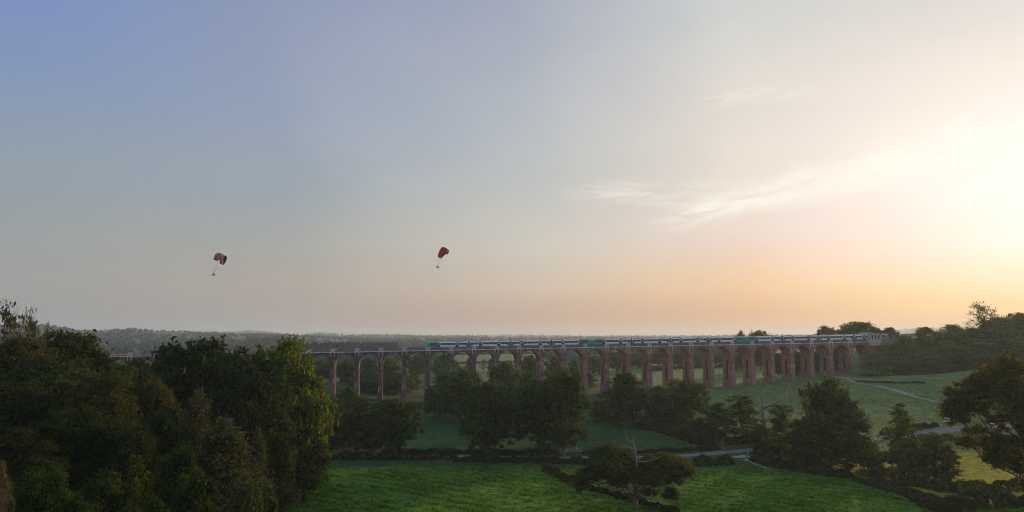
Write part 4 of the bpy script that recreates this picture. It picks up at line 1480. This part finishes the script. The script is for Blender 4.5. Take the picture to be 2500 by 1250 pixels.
hedge("hedge", G((1035, 1002), (1090, 1004), (1160, 1008), (1240, 1010)), 2.0, 1.5, HD, "dark hedge at the far edge of the shaded meadow, below the train's front", 13)
hedge("hedge", G((800, 1000), (860, 998), (960, 996), (1030, 997)), 1.8, 1.4, HD, "dark hedge below the tall piers left of the train's front", 14)
hedge("hedge", G((1420, 1000), (1470, 990), (1520, 985)), 2.2, 1.6, HD, "scrub at the pier feet left of the solid round tree", 15)
hedge("hedge", G((2150, 1062), (2220, 1050), (2290, 1040)), 1.5, 1.2, (0.055, 0.05, 0.022), "brownish hedge on the far side of the pale lane, right", 16)
hedge("hedge", G((2180, 1084), (2250, 1080), (2330, 1072)), 2.0, 1.6, OLIVE, "olive scrub on the near side of the pale lane, right", 17)
hedge("hedge", G((2120, 1160), (2200, 1180), (2290, 1196), (2340, 1204)), 2.6, 1.8, DARK, "dark scrub under the alders before the sunlit yellow field", 18)
hedge("hedge", G((2330, 1204), (2400, 1200), (2520, 1196)), 2.2, 2.0, DARK, "dark scrub along the near edge of the sunlit yellow field", 19)
hedge("hedge", G((2290, 1248), (2370, 1236), (2450, 1232), (2540, 1236)), 2.6, 3.0, (0.045, 0.062, 0.028), "leafy scrub in the bottom right corner", 20)
hedge("hedge", G((2100, 918), (2180, 916), (2260, 914), (2340, 906), (2420, 898)), 3.0, 2.5, DARK, "dark scrub along the foot of the right embankment", 21)
hedge("hedge", G((1095, 889), (1150, 888), (1220, 886), (1330, 885)), 2.2, 1.6, HD, "straight dark hedgerow crossing the pale fields behind the arches, lower", 22, leaf=0.6, dens=9)
hedge("hedge", G((1110, 867), (1160, 866), (1230, 864), (1320, 864)), 3.0, 2.5, HD, "straight dark hedgerow crossing the pale fields behind the arches, upper", 23, leaf=0.9, dens=4)
hedge("hedge", G((2088, 932), (2120, 934), (2180, 936), (2260, 936)), 0.7, 0.9, (0.04, 0.055, 0.025), "low rough growth between the two branches of the chalky path", 24)
hedge("hedge", G((1520, 960), (1600, 958), (1700, 956)), 1.6, 1.4, (0.04, 0.055, 0.022), "rough growth around the middle pier feet", 25)
hedge("hedge", G((1590, 905), (1680, 899), (1780, 895), (1850, 893)), 2.2, 2.0, DARK, "dark scrub at the back of the pasture beyond the right hand arches", 26, leaf=0.4, dens=18)


# ------------------------------------------------------------------ far-off woods, one mass
def far_woods():
    rs = np.random.default_rng(41)
    VV, FF = [], []
    cnt = 0

    def scatter(n, y0, y1, hmin, hmax, cards, size, conifer=False, box=None):
        nonlocal cnt
        y = y0 * (y1 / y0) ** rs.random(n)
        if box:
            px = rs.uniform(box[0], box[1], n)
            az = (px - 1250) / 1712
        else:
            az = rs.uniform(-0.86, 0.86, n)
        x = az * y
        if not box:
            m = wav(x, y * 0.7, 0.16 * y0 + 130)
            wood = m > np.where(y < 1500, 0.10, -0.12) - 0.9 * smooth(-0.28, -0.40, az) * smooth(600, 900, y)
            rows = np.abs(((y / 1.16 ** 0) ** 0.5 * 1.3 + 0.8 * np.sin(az * 9)) % 2.6 - 1.3) < 0.10
            keep = wood | (rows & (rs.random(n) < 0.8))
            keep &= ~((az > -0.105) & (az < 0.05) & (y < 1750))
            keep &= ~((az > 0.05) & (y < 680))
            keep &= ~((az > 0.45) & (y < 900))
            keep &= ~((az > -0.25) & (az < -0.165) & (y > 5000) & (y < 7600))
            keep &= ~((az > -0.53) & (az < -0.46) & (y > 2300) & (y < 2800))
            keep &= ~((az > -0.40) & (az < -0.33) & (y > 1900) & (y < 2300))
            x, y = x[keep], y[keep]
        hh = rs.uniform(hmin, hmax, len(x))
        z = H(x, y)
        k = len(x)
        d = rs.normal(size=(k, cards, 3))
        d /= np.linalg.norm(d, axis=2)[:, :, None]
        d[:, :, 2] = np.abs(d[:, :, 2]) * 1.1 - 0.25
        if conifer:
            t = rs.random((k, cards))
            ang = rs.uniform(0, 6.283, (k, cards))
            r_ = (1 - t) * 0.17
            C = np.stack([np.cos(ang) * r_, np.sin(ang) * r_, t], -1) * hh[:, None, None]
            d = np.stack([np.cos(ang), np.sin(ang), 0.4 + 0 * t], -1)
        else:
            wv = rs.uniform(0.36, 0.60, k)[:, None, None]
            rad = rs.uniform(0.7, 1.06, (k, cards))[:, :, None]
            C = d * np.array([1, 1, 0]) * wv * hh[:, None, None] * rad + np.array([0, 0, 1]) * (0.54 + 0.44 * d[:, :, 2:3]) * hh[:, None, None] * rad ** 0.5
        C = C + np.stack([x, y, z], -1)[:, None, :]
        C = C.reshape(-1, 3)
        V, Fq = leaves(C, d.reshape(-1, 3) + np.array([0, 0, 0.3]), size, rs, 0.8)
        VV.append(V)
        FF.append(Fq + cnt)
        cnt += len(V)
    scatter(2600, 560, 1500, 9, 17, 130, 1.15)
    scatter(4600, 1500, 3700, 10, 19, 46, 2.4)
    scatter(7500, 3700, 10500, 12, 24, 20, 5.0)
    scatter(500, 880, 1010, 19, 24, 80, 1.1, True, (690, 972))
    scatter(260, 1500, 1900, 17, 24, 60, 1.6, True, (600, 700))
    o = link("far_woods", mesh_np("far_woods", np.concatenate(VV), np.concatenate(FF), [pbr("haze_tinted_foliage", (0.062, 0.090, 0.066), 0.95, 0.30, 0.006)]))  # distance haze is partly put into this paler, bluer leaf colour
    set_col(o, (0.075, 0.105, 0.062))
    tag(o, "hazy woods and hedgerow trees covering the far hills", "woodland", kind='stuff')


far_woods()


# ------------------------------------------------------------------ grass
def grass():
    rs = np.random.default_rng(51)

    def tufts(n, x0, x1, y0, y1, hgt, tint, name, label, blades=4, cond=None):
        x, y = rs.uniform(x0, x1, n), rs.uniform(y0, y1, n)
        cl = wav(x * 0.7, y * 1.6, 1.5) + 0.6 * wav(x, y, 7.0)
        keep = (cl > rs.uniform(-0.35, 0.5, n))
        if cond is not None:
            keep &= cond(x, y)
        x, y = x[keep], y[keep]
        k = len(x)
        hh = hgt * rs.uniform(0.4, 1.3, k) * np.clip(0.75 + cl[keep], 0.5, 1.5)
        z = H(x, y)
        Vs = []
        for b_ in range(blades):
            a = rs.uniform(0, 6.283, k)
            w = rs.uniform(0.05, 0.12, k)
            lean = rs.uniform(0.1, 0.7, k) * hh
            la = a + 1.57 + rs.normal(0, 0.4, k)
            ox, oy = rs.normal(0, 0.14, k), rs.normal(0, 0.14, k)
            bx, by = x + ox, y + oy
            p0 = np.stack([bx - np.cos(a) * w, by - np.sin(a) * w, z - 0.05], -1)
            p1 = np.stack([bx + np.cos(a) * w, by + np.sin(a) * w, z - 0.05], -1)
            p2 = np.stack([bx + np.cos(la) * lean, by + np.sin(la) * lean, z + hh], -1)
            Vs.append(np.stack([p0, p1, p2], 1))
        V = np.concatenate(Vs).reshape(-1, 3)
        Fq = np.arange(len(V)).reshape(-1, 3)
        o = link(name, mesh_np(name, V, Fq, [M_GRASS]))
        set_col(o, tint)
        tag(o, label, "grass", kind='stuff')
    tufts(90000, -75, 125, 122, 192, 0.40, (0.090, 0.230, 0.018), "grass", "rough bright green grass of the near meadow", 3, lambda x, y: ~((x > 84) & (y > 150)))
    tufts(26000, 40, 190, 210, 400, 0.42, (0.140, 0.215, 0.068), "grass", "rough pale grass of the sloping meadow before the right hand piers", 3, lambda x, y: x > 40 + 0.05 * (y - 210))


grass()


# ------------------------------------------------------------------ paramotor wings with their pilots


def cloth(name, col):
    m, N, out = new_mat(name)
    df, tr, mx = N.node('ShaderNodeBsdfDiffuse'), N.node('ShaderNodeBsdfTranslucent'), N.node('ShaderNodeMixShader')
    tc = N.node('ShaderNodeTexCoord')
    c = N.mix(1.0, col, N.ramp(N.noise(tc.outputs['Object'], 1.5, 3.0), [(0.3, (0.9,) * 3), (0.7, (1.08,) * 3)]), 'MULTIPLY')
    N.l.new(c, df.inputs['Color'])
    N.l.new(c, tr.inputs['Color'])
    mx.inputs[0].default_value = 0.5
    N.l.new(df.outputs[0], mx.inputs[1])
    N.l.new(tr.outputs[0], mx.inputs[2])
    N.l.new(mx.outputs[0], out.inputs['Surface'])
    return m


M_RED = cloth("wing_red_cloth", (0.75, 0.02, 0.07))
M_WCLOTH = cloth("wing_white_cloth", (0.80, 0.72, 0.74))
M_CHAR = pbr("wing_charcoal_cloth", (0.045, 0.05, 0.065), 0.7, 0.15, 1.0)
M_GREY = pbr("wing_grey_cloth", (0.16, 0.16, 0.19), 0.7, 0.1, 1.0)
M_LINE = pbr("wing_line_cord", (0.03, 0.03, 0.03), 0.8, 0.1, 1.0)
M_SUIT = pbr("dark_flying_suit", (0.03, 0.03, 0.035), 0.85, 0.3, 6.0)


def paraglider(px, py, Y, psi, lean, scheme, label, plabel):
    o = at(px, py, Y)
    e = empty("paraglider", o, label, "paraglider", "paramotor wings in the sky")
    # local x = flight direction (to the picture's left), local y = span, z up; lean tips the wing back
    e.rotation_euler = Euler((R(lean[1]), R(lean[0]), math.pi - psi), 'XYZ')
    RA, SP, LN = 5.0, R(72), 9.0
    ns, ncd = 40, 9
    vs, fs, mi = [], [], []
    for i in range(ns + 1):
        s = -1 + 2 * i / ns
        a = s * SP
        ch = 3.5 * math.sqrt(max(0.16, 1 - 0.80 * s * s))
        y, z = RA * math.sin(a), LN - RA + RA * math.cos(a)
        nrm = (math.sin(a), math.cos(a))
        prof = []
        for j in range(ncd + 1):
            c = j / ncd
            prof.append((c, 0.16 * (math.sqrt(c) * (1 - c) * 1.5)))
        loop = [(c, t) for c, t in prof] + [(c, -0.25 * t) for c, t in prof[::-1]][1:-1]
        for c, t in loop:
            vs.append((0.45 * ch - c * ch, y + nrm[0] * t * ch, z + nrm[1] * t * ch))
    n = 2 * ncd
    for i in range(ns):
        s = -1 + 2 * (i + 0.5) / ns
        for k in range(n):
            k2 = (k + 1) % n
            fs.append((i * n + k, i * n + k2, (i + 1) * n + k2, (i + 1) * n + k))
            c = (k + 0.5) / ncd if k < ncd else (2 * ncd - k - 0.5) / ncd
            zig = abs(((s * 2.2 + 0.4) % 1.0) - 0.5)
            if scheme == 0:
                v = c * 0.9 + 0.42 * zig - 0.25 * abs(s)
                m = 0 if v < 0.30 else (1 if v < 0.46 else (2 if v < 0.70 else 3))
                if s > 0.15:                    # the near half: charcoal border round a red chevron
                    m = 2 if (c < 0.15 or c > 0.9 or s > 0.9) else (0 if 0.35 < c + 0.5 * zig < 0.62 else (1 if c + 0.5 * zig < 0.35 else 3))
            else:
                v = c * 0.9 + 0.42 * zig
                m = 0 if v < 0.72 else (3 if v < 0.86 else 2)
                if s > 0.78 or c < 0.08:
                    m = 2
            mi.append(m)
    for r0, rev in ((0, True), (ns * n, False)):
        f = tuple(r0 + k for k in range(n))
        fs.append(f[::-1] if rev else f)
        mi.append(2)
    canopy = link("canopy", mesh_np("canopy", vs, fs, [M_RED, M_WCLOTH, M_CHAR, M_GREY], mi, True), e)
    lm = MB()
    for s in np.linspace(-0.92, 0.92, 9):
        a = s * SP
        ch = 3.5 * math.sqrt(max(0.16, 1 - 0.80 * s * s))
        for fx in (0.35, -0.25):
            p1 = (fx * ch, RA * math.sin(a), LN - RA + RA * math.cos(a))
            lm.tube([(0.02, 0.22 if s > 0 else -0.22, 0.75), p1], [0.004, 0.004], 3)
    lines = link("suspension_lines", lm.mesh("suspension_lines", [M_LINE]), e)
    lines['kind'] = 'stuff'
    # harness seat, motor and its ring cage behind the back
    h = MB()
    h.box(-0.30, 0.25, -0.26, 0.26, -0.16, -0.04)
    h.box(-0.40, -0.27, -0.26, 0.26, -0.16, 0.55)
    link("harness", h.mesh("harness", [M_CHAR]), e)
    h = MB()
    h.box(-0.70, -0.41, -0.16, 0.16, -0.05, 0.38)
    h.tube([(-0.80, 0, 0.18), (-0.70, 0, 0.18)], [0.05, 0.06], 8)
    h.box(-0.80, -0.77, -0.06, 0.06, -0.42, 0.78)
    link("motor", h.mesh("motor", [M_UNDER]), e)
    h = MB()
    rim = [(-0.72, 0.72 * math.cos(6.2832 * k / 20), 0.18 + 0.72 * math.sin(6.2832 * k / 20)) for k in range(21)]
    h.tube(rim, [0.022] * 21, 5, cap=False)
    for k in range(0, 20, 5):
        h.tube([(-0.66, 0, 0.18), rim[k]], [0.014, 0.014], 4)
    link("cage", h.mesh("cage", [M_METAL]), e)
    # the pilot: one continuous body grown along its bones
    J = {'pelvis': (-0.12, 0, 0.05, .15), 'waist': (-0.17, 0, 0.25, .14), 'chest': (-0.19, 0, 0.46, .165), 'neck': (-0.15, 0, 0.64, .06), 'head': (-0.11, 0, 0.76, .10), 'crown': (-0.12, 0, 0.88, .085), 'nose': (-0.01, 0, 0.76, .03)}
    E_ = [('pelvis', 'waist'), ('waist', 'chest'), ('chest', 'neck'), ('neck', 'head'), ('head', 'crown'), ('head', 'nose')]
    for s, sg in (('l', 1), ('r', -1)):
        J.update({'hip' + s: (-0.08, sg * .11, 0.02, .10), 'knee' + s: (0.36, sg * .14, 0.06 - (0.05 if sg < 0 else 0), .068), 'ankle' + s: (0.58, sg * .13, -0.34 - (0.06 if sg < 0 else 0), .045), 'toe' + s: (0.78, sg * .14, -0.37, .04),
                  'sh' + s: (-0.17, sg * .20, 0.56, .075), 'elb' + s: (-0.02, sg * .36, 0.66, .05), 'wri' + s: (0.06, sg * .28, 0.90, .035), 'palm' + s: (0.06, sg * .265, 0.97, .034)})
        E_ += [('pelvis', 'hip' + s), ('hip' + s, 'knee' + s), ('knee' + s, 'ankle' + s), ('ankle' + s, 'toe' + s), ('chest', 'sh' + s), ('sh' + s, 'elb' + s), ('elb' + s, 'wri' + s), ('wri' + s, 'palm' + s)]
        for q in range(5):
            f = q - 2
            J['f%d%s' % (q, s)] = (0.06 + 0.016 * f, sg * (.265 - 0.01), 1.03 - 0.006 * abs(f), .009)
            J['t%d%s' % (q, s)] = (0.075 + 0.014 * f, sg * .235, 1.045 - 0.008 * abs(f), .008)
            E_ += [('palm' + s, 'f%d%s' % (q, s)), ('f%d%s' % (q, s), 't%d%s' % (q, s))]
    names = list(J)
    me = bpy.data.meshes.new("person")
    me.from_pydata([J[k][:3] for k in names], [(names.index(a), names.index(b)) for a, b in E_], [])
    me.materials.append(M_SUIT)
    p = bpy.data.objects.new("person", me)
    COL.objects.link(p)
    sk = p.modifiers.new("skin", 'SKIN')
    sv = me.skin_vertices[0].data
    for i, k in enumerate(names):
        sv[i].radius = (J[k][3], J[k][3])
        sv[i].use_root = (k == 'pelvis')
    sub = p.modifiers.new("smooth", 'SUBSURF')
    sub.levels = sub.render_levels = 1
    # no parent: the pilot hangs in the harness as a thing of its own
    p.matrix_world = Matrix.Translation(Vector(o)) @ e.rotation_euler.to_matrix().to_4x4()
    p.location, p.rotation_euler = Vector(o), e.rotation_euler
    tag(p, plabel, "person", "pilots under the paramotor wings")
    hm = MB()
    nn = 8
    vs = []
    for i in range(5):
        el = math.pi / 2 * i / 4
        for k in range(nn):
            vs.append((-0.12 + 0.125 * math.cos(el) * math.cos(6.2832 * k / nn), 0.115 * math.cos(el) * math.sin(6.2832 * k / nn), 0.80 + 0.14 * math.sin(el)))
    fs = [(i * nn + k, i * nn + (k + 1) % nn, (i + 1) * nn + (k + 1) % nn, (i + 1) * nn + k) for i in range(4) for k in range(nn)]
    hm.add(vs, fs)
    link("helmet", hm.mesh("helmet", [M_CHAR], True), p)


paraglider(519.5, 671, 283, R(-7), (-19, 4), 0, "red, white and charcoal paramotor wing banked above the left wood", "pilot in dark suit seated with legs forward under the red, white and charcoal wing")
paraglider(1067, 652, 300, R(-20), (-24, 4), 1, "mostly red paramotor wing with a charcoal corner above the viaduct", "pilot in dark suit hanging with legs tucked under the mostly red wing")


# ------------------------------------------------------------------ small things on the land
def on(px, py):
    g = ground(px, py)
    return float(g[0]), float(g[1]), float(H(g[0], g[1]))


def field_gate(px0, py0, px1, py1, label, signs=(), mat=None, hgt=1.3):
    a, b_ = on(px0, py0), on(px1, py1)
    Lg = math.hypot(b_[0] - a[0], b_[1] - a[1])
    e = empty("field_gate", a, label, "gate", None, math.atan2(b_[1] - a[1], b_[0] - a[0]))
    mat = mat or M_METAL
    for x in (0.0, Lg):
        m = MB()
        m.box(x - 0.10, x + 0.10, -0.10, 0.10, -0.4, hgt + 0.25)
        m.box(x - 0.12, x + 0.12, -0.12, 0.12, hgt + 0.25, hgt + 0.30)
        link("gate_post", m.mesh("gate_post", [M_WOOD]), e)
    m = MB()
    n = max(1, round(Lg / 3.6))
    for q in range(n):
        x0, x1 = 0.14 + q * (Lg - 0.2) / n, 0.06 + (q + 1) * (Lg - 0.2) / n
        for z in np.linspace(0.2, hgt, 6):
            m.tube([(x0, 0, z), (x1, 0, z)], [0.035, 0.035], 6)
        for x in (x0, x1, (x0 + x1) / 2):
            m.tube([(x, 0, 0.2), (x, 0, hgt)], [0.04, 0.04], 6)
        m.tube([(x0, 0, 0.2), (x1, 0, hgt)], [0.03, 0.03], 6)
    link("gate_bars", m.mesh("gate_bars", [mat]), e)
    for x, z, w, h in signs:
        m = MB()
        m.box(x * Lg - w / 2, x * Lg + w / 2, -0.08, -0.05, z - h / 2, z + h / 2)
        link("sign", m.mesh("sign", [M_SIGNWHITE]), e)


field_gate(1366, 1107, 1421, 1103, "pale metal field gate with a small white sign, across the lane from the hedge", [(0.24, 0.85, 1.1, 0.75), (0.76, 1.25, 0.5, 0.4)])
field_gate(1068, 1133, 1102, 1134, "low dark timber gate in the hedge of the near meadow", [], M_WOOD, hgt=1.0)
field_gate(1824, 1121, 1829, 1107, "short grey gate standing where the track leaves the lane", [], M_CONCRETE, 1.2)
strip("path", gp((1790, 1118, 1.2), (1808, 1116, 1.6), (1826, 1114, 1.8)), M_CONCRETE, lift=0.16)


def post(px, py, h, label, cap=True, w=0.12):
    x, y, z = on(px, py)
    e = empty("marker_post", (x, y, z), label, "post", "small white marker posts near the viaduct")
    m = MB()
    m.box(-w / 2, w / 2, -w / 2, w / 2, -0.3, h)
    link("stake", m.mesh("stake", [M_WOOD]), e)
    m = MB()
    m.box(-w * 1.7, w * 1.7, -w / 2 - 0.03, -w / 2 - 0.004, h - 0.45, h + 0.05)
    link("plate", m.mesh("plate", [M_SIGNWHITE]), e)


for a in [
    (2088, 910, 1.3, "white topped post left of the three by the last arch"),
    (2095, 910, 1.5, "brightest white marker among the three by the last arch"),
    (2104, 910, 1.3, "white topped post nearest the embankment scrub by the last arch"),
    (1941, 922, 1.2, "white marker at the foot of the fourth pier from the right end"),
    (2049, 926, 1.0, "small white marker in the grass below the chalky path's fork"),
    (1979, 936, 1.0, "small white marker in the meadow below the right hand piers"),
    (1842, 952, 0.9, "small white marker in the meadow left of the dead tree's arm"),
    (1717, 965, 0.9, "small white marker in the meadow before the middle piers"),
    (2227, 966, 1.1, "white marker beside the chalky path halfway down the slope"),
]:
    post(*a)


def fence(pts, label, h=1.2, step=2.6):
    P = [on(*p) for p in pts]
    e = empty("wire_fence", P[0], label, "fence", "short post fences on the slope")
    o = np.array(P[0])
    tops = []
    for a, b_ in zip(P[:-1], P[1:]):
        n = max(1, int(math.hypot(b_[0] - a[0], b_[1] - a[1]) / step))
        for i in range(n + 1):
            f = i / n
            x, y = a[0] + (b_[0] - a[0]) * f, a[1] + (b_[1] - a[1]) * f
            z = float(H(x, y))
            q = np.array([x, y, z]) - o
            m = MB()
            m.box(-0.07, 0.07, -0.07, 0.07, -0.4, h)
            link("fence_post", m.mesh("fence_post", [M_WOOD]), e, tuple(q))
            tops.append(q)
    for hz in (0.5, 1.05):
        m = MB()
        m.tube([t + np.array([0, 0, hz]) for t in tops], [0.02] * len(tops), 4)
        link("wire", m.mesh("wire", [M_METAL]), e)


fence([(2098, 938), (2125, 944), (2150, 950)], "dark post fence along the upper bend of the chalky path")
fence([(2178, 950), (2208, 958)], "pale rail fence beside the widest part of the chalky path")


def pole(px, ytop, Y, label, sign=False, arm=False):
    p = at(px, ytop, Y)
    z0 = float(H(p[0], Y))
    e = empty("utility_pole", (p[0], Y, z0), label, "pole", "slim poles near the viaduct")
    hh = p[2] - z0
    m = MB()
    m.tube([(0, 0, -0.5), (0, 0, hh * 0.5), (0, 0, hh)], [0.12, 0.10, 0.08], 8)
    link("shaft", m.mesh("shaft", [M_WOOD], True), e)
    if arm:
        m = MB()
        m.box(-0.8, 0.8, -0.06, 0.06, hh - 0.5, hh - 0.35)
        link("crossarm", m.mesh("crossarm", [M_WOOD]), e)
    if sign:
        m = MB()
        m.box(-0.35, 0.35, -0.20, -0.15, hh * 0.72, hh * 0.72 + 0.6)
        link("sign", m.mesh("sign", [M_SIGNWHITE]), e)


pole(1861, 907, 330, "tall pale pole with a small white board rising behind the dead tree", True)
pole(1750, 897, 450, "left pole of the slim pair standing in the pasture behind the viaduct", False, True)
pole(1756, 898, 455, "right pole of the slim pair standing in the pasture behind the viaduct", False, True)


# cars drawn up along the lane at the right
M_CARW = pbr("white_car_paint", (0.80, 0.80, 0.80), 0.3, 0.03, 0.5)
M_CARG = pbr("car_glass", (0.03, 0.035, 0.04), 0.1, 0.1, 1.0)
M_TAIL = pbr("tail_lamp_red", (0.5, 0.02, 0.02), 0.3, 0.05, 1.0)
M_LAMP = pbr("clear_lamp", (0.7, 0.7, 0.68), 0.2, 0.05, 1.0)


def make_car(loc, rz, label):
    e = empty("parked_car", loc, label, "car", "white cars parked beside the lane", rz)
    outline = [(-2.1, 0.35), (-2.15, 0.75), (-2.08, 0.95), (-1.75, 1.40), (-1.45, 1.50), (0.25, 1.50), (0.95, 1.02), (1.85, 0.86), (2.1, 0.68), (2.12, 0.35)]
    vs, n = [], len(outline)
    for s in (-1, -0.9, 0.9, 1):
        for x, z in outline:
            tw = 0.88 - (0.22 * max(0, z - 0.95))
            vs.append((x * (0.985 if abs(s) == 1 else 1), math.copysign(tw, s) - (0.06 if abs(s) < 1 else 0) * math.copysign(1, s), z - (0.03 if abs(s) == 1 and z > 1.2 else 0)))
    fs = [tuple(range(n)), tuple(3 * n + k for k in range(n - 1, -1, -1))]
    for i in range(3):
        for k in range(n):
            fs.append((i * n + k, (i + 1) * n + k, (i + 1) * n + (k + 1) % n, i * n + (k + 1) % n))
    body = link("body", mesh_np("body", vs, fs, [M_CARW], None, False), e)
    for sy in (-1, 1):
        m = MB()
        for a, b2 in (((-1.55, 1.0), (-0.55, 1.0)), ((-0.47, 1.0), (0.75, 1.0))):
            x0, x1 = a[0], b2[0]
            y0, y1 = sy * 0.885, sy * 0.79
            m.add([(x0, y0, 0.98), (x1, y0, 0.98), (x1 - (0.55 if x1 > 0 else 0), y1, 1.40), (x0 + (0.2 if x0 < -1 else 0), y1, 1.40)], [(0, 1, 2, 3) if sy < 0 else (3, 2, 1, 0)])
        link("side_window", m.mesh("side_window", [M_CARG]), e)
    m = MB()
    m.add([(0.93, -0.72, 1.06), (0.93, 0.72, 1.06), (0.33, 0.66, 1.48), (0.33, -0.66, 1.48)], [(0, 1, 2, 3)])
    link("windscreen", m.mesh("windscreen", [M_CARG]), e)
    m = MB()
    m.add([(-2.06, -0.72, 1.0), (-2.06, 0.72, 1.0), (-1.80, 0.66, 1.37), (-1.80, -0.66, 1.37)], [(3, 2, 1, 0)])
    link("rear_window", m.mesh("rear_window", [M_CARG]), e)
    for sy in (-1, 1):
        for nm, x, mt in (("headlight", 2.06, M_LAMP), ("tail_light", -2.17, M_TAIL)):
            m = MB()
            m.box(x - 0.05, x + 0.08, sy * 0.66 - 0.17, sy * 0.66 + 0.17, 0.66, 0.84)
            link(nm, m.mesh(nm, [mt]), e)
        for x in (-1.3, 1.3):
            m = MB()
            m.tube([(0, -0.11, 0), (0, 0.11, 0)], [0.33, 0.33], 16)
            w = link("wheel", m.mesh("wheel", [M_RUBBER]), e, (x, sy * 0.80, 0.33))
            m = MB()
            m.tube([(0, -0.125, 0), (0, 0.125, 0)], [0.19, 0.19], 10)
            link("rim", m.mesh("rim", [M_METAL]), w)
    return e


for (px, py, rz, lb) in [(2318, 1033, 0.55, "white car parked at the end of the visible lane, left of the reddish tree"),
                         (2384, 1050, 0.35, "white car glimpsed through gaps in the big reddish tree, left of two"),
                         (2428, 1046, 0.35, "white car glimpsed through gaps in the big reddish tree, right of two")]:
    x, y, z = on(px, py)
    make_car((x, y, z + 0.10), rz, lb)


# ------------------------------------------------------------------ the evening haze
def haze():
    b = MB()
    b.box(-13500, 13500, -460, 13900, -140.0, 225.0)
    m, N, out = new_mat("evening_haze")
    v = N.node('ShaderNodeVolumePrincipled')
    v.inputs['Color'].default_value = (0.68, 0.89, 1.0, 1)
    v.inputs['Density'].default_value = 0.00012
    v.inputs['Anisotropy'].default_value = 0.35
    N.l.new(v.outputs[0], out.inputs['Volume'])
    tag(link("haze", b.mesh("haze", [m])), "thin evening haze over the whole valley", "haze", kind='stuff')


haze()
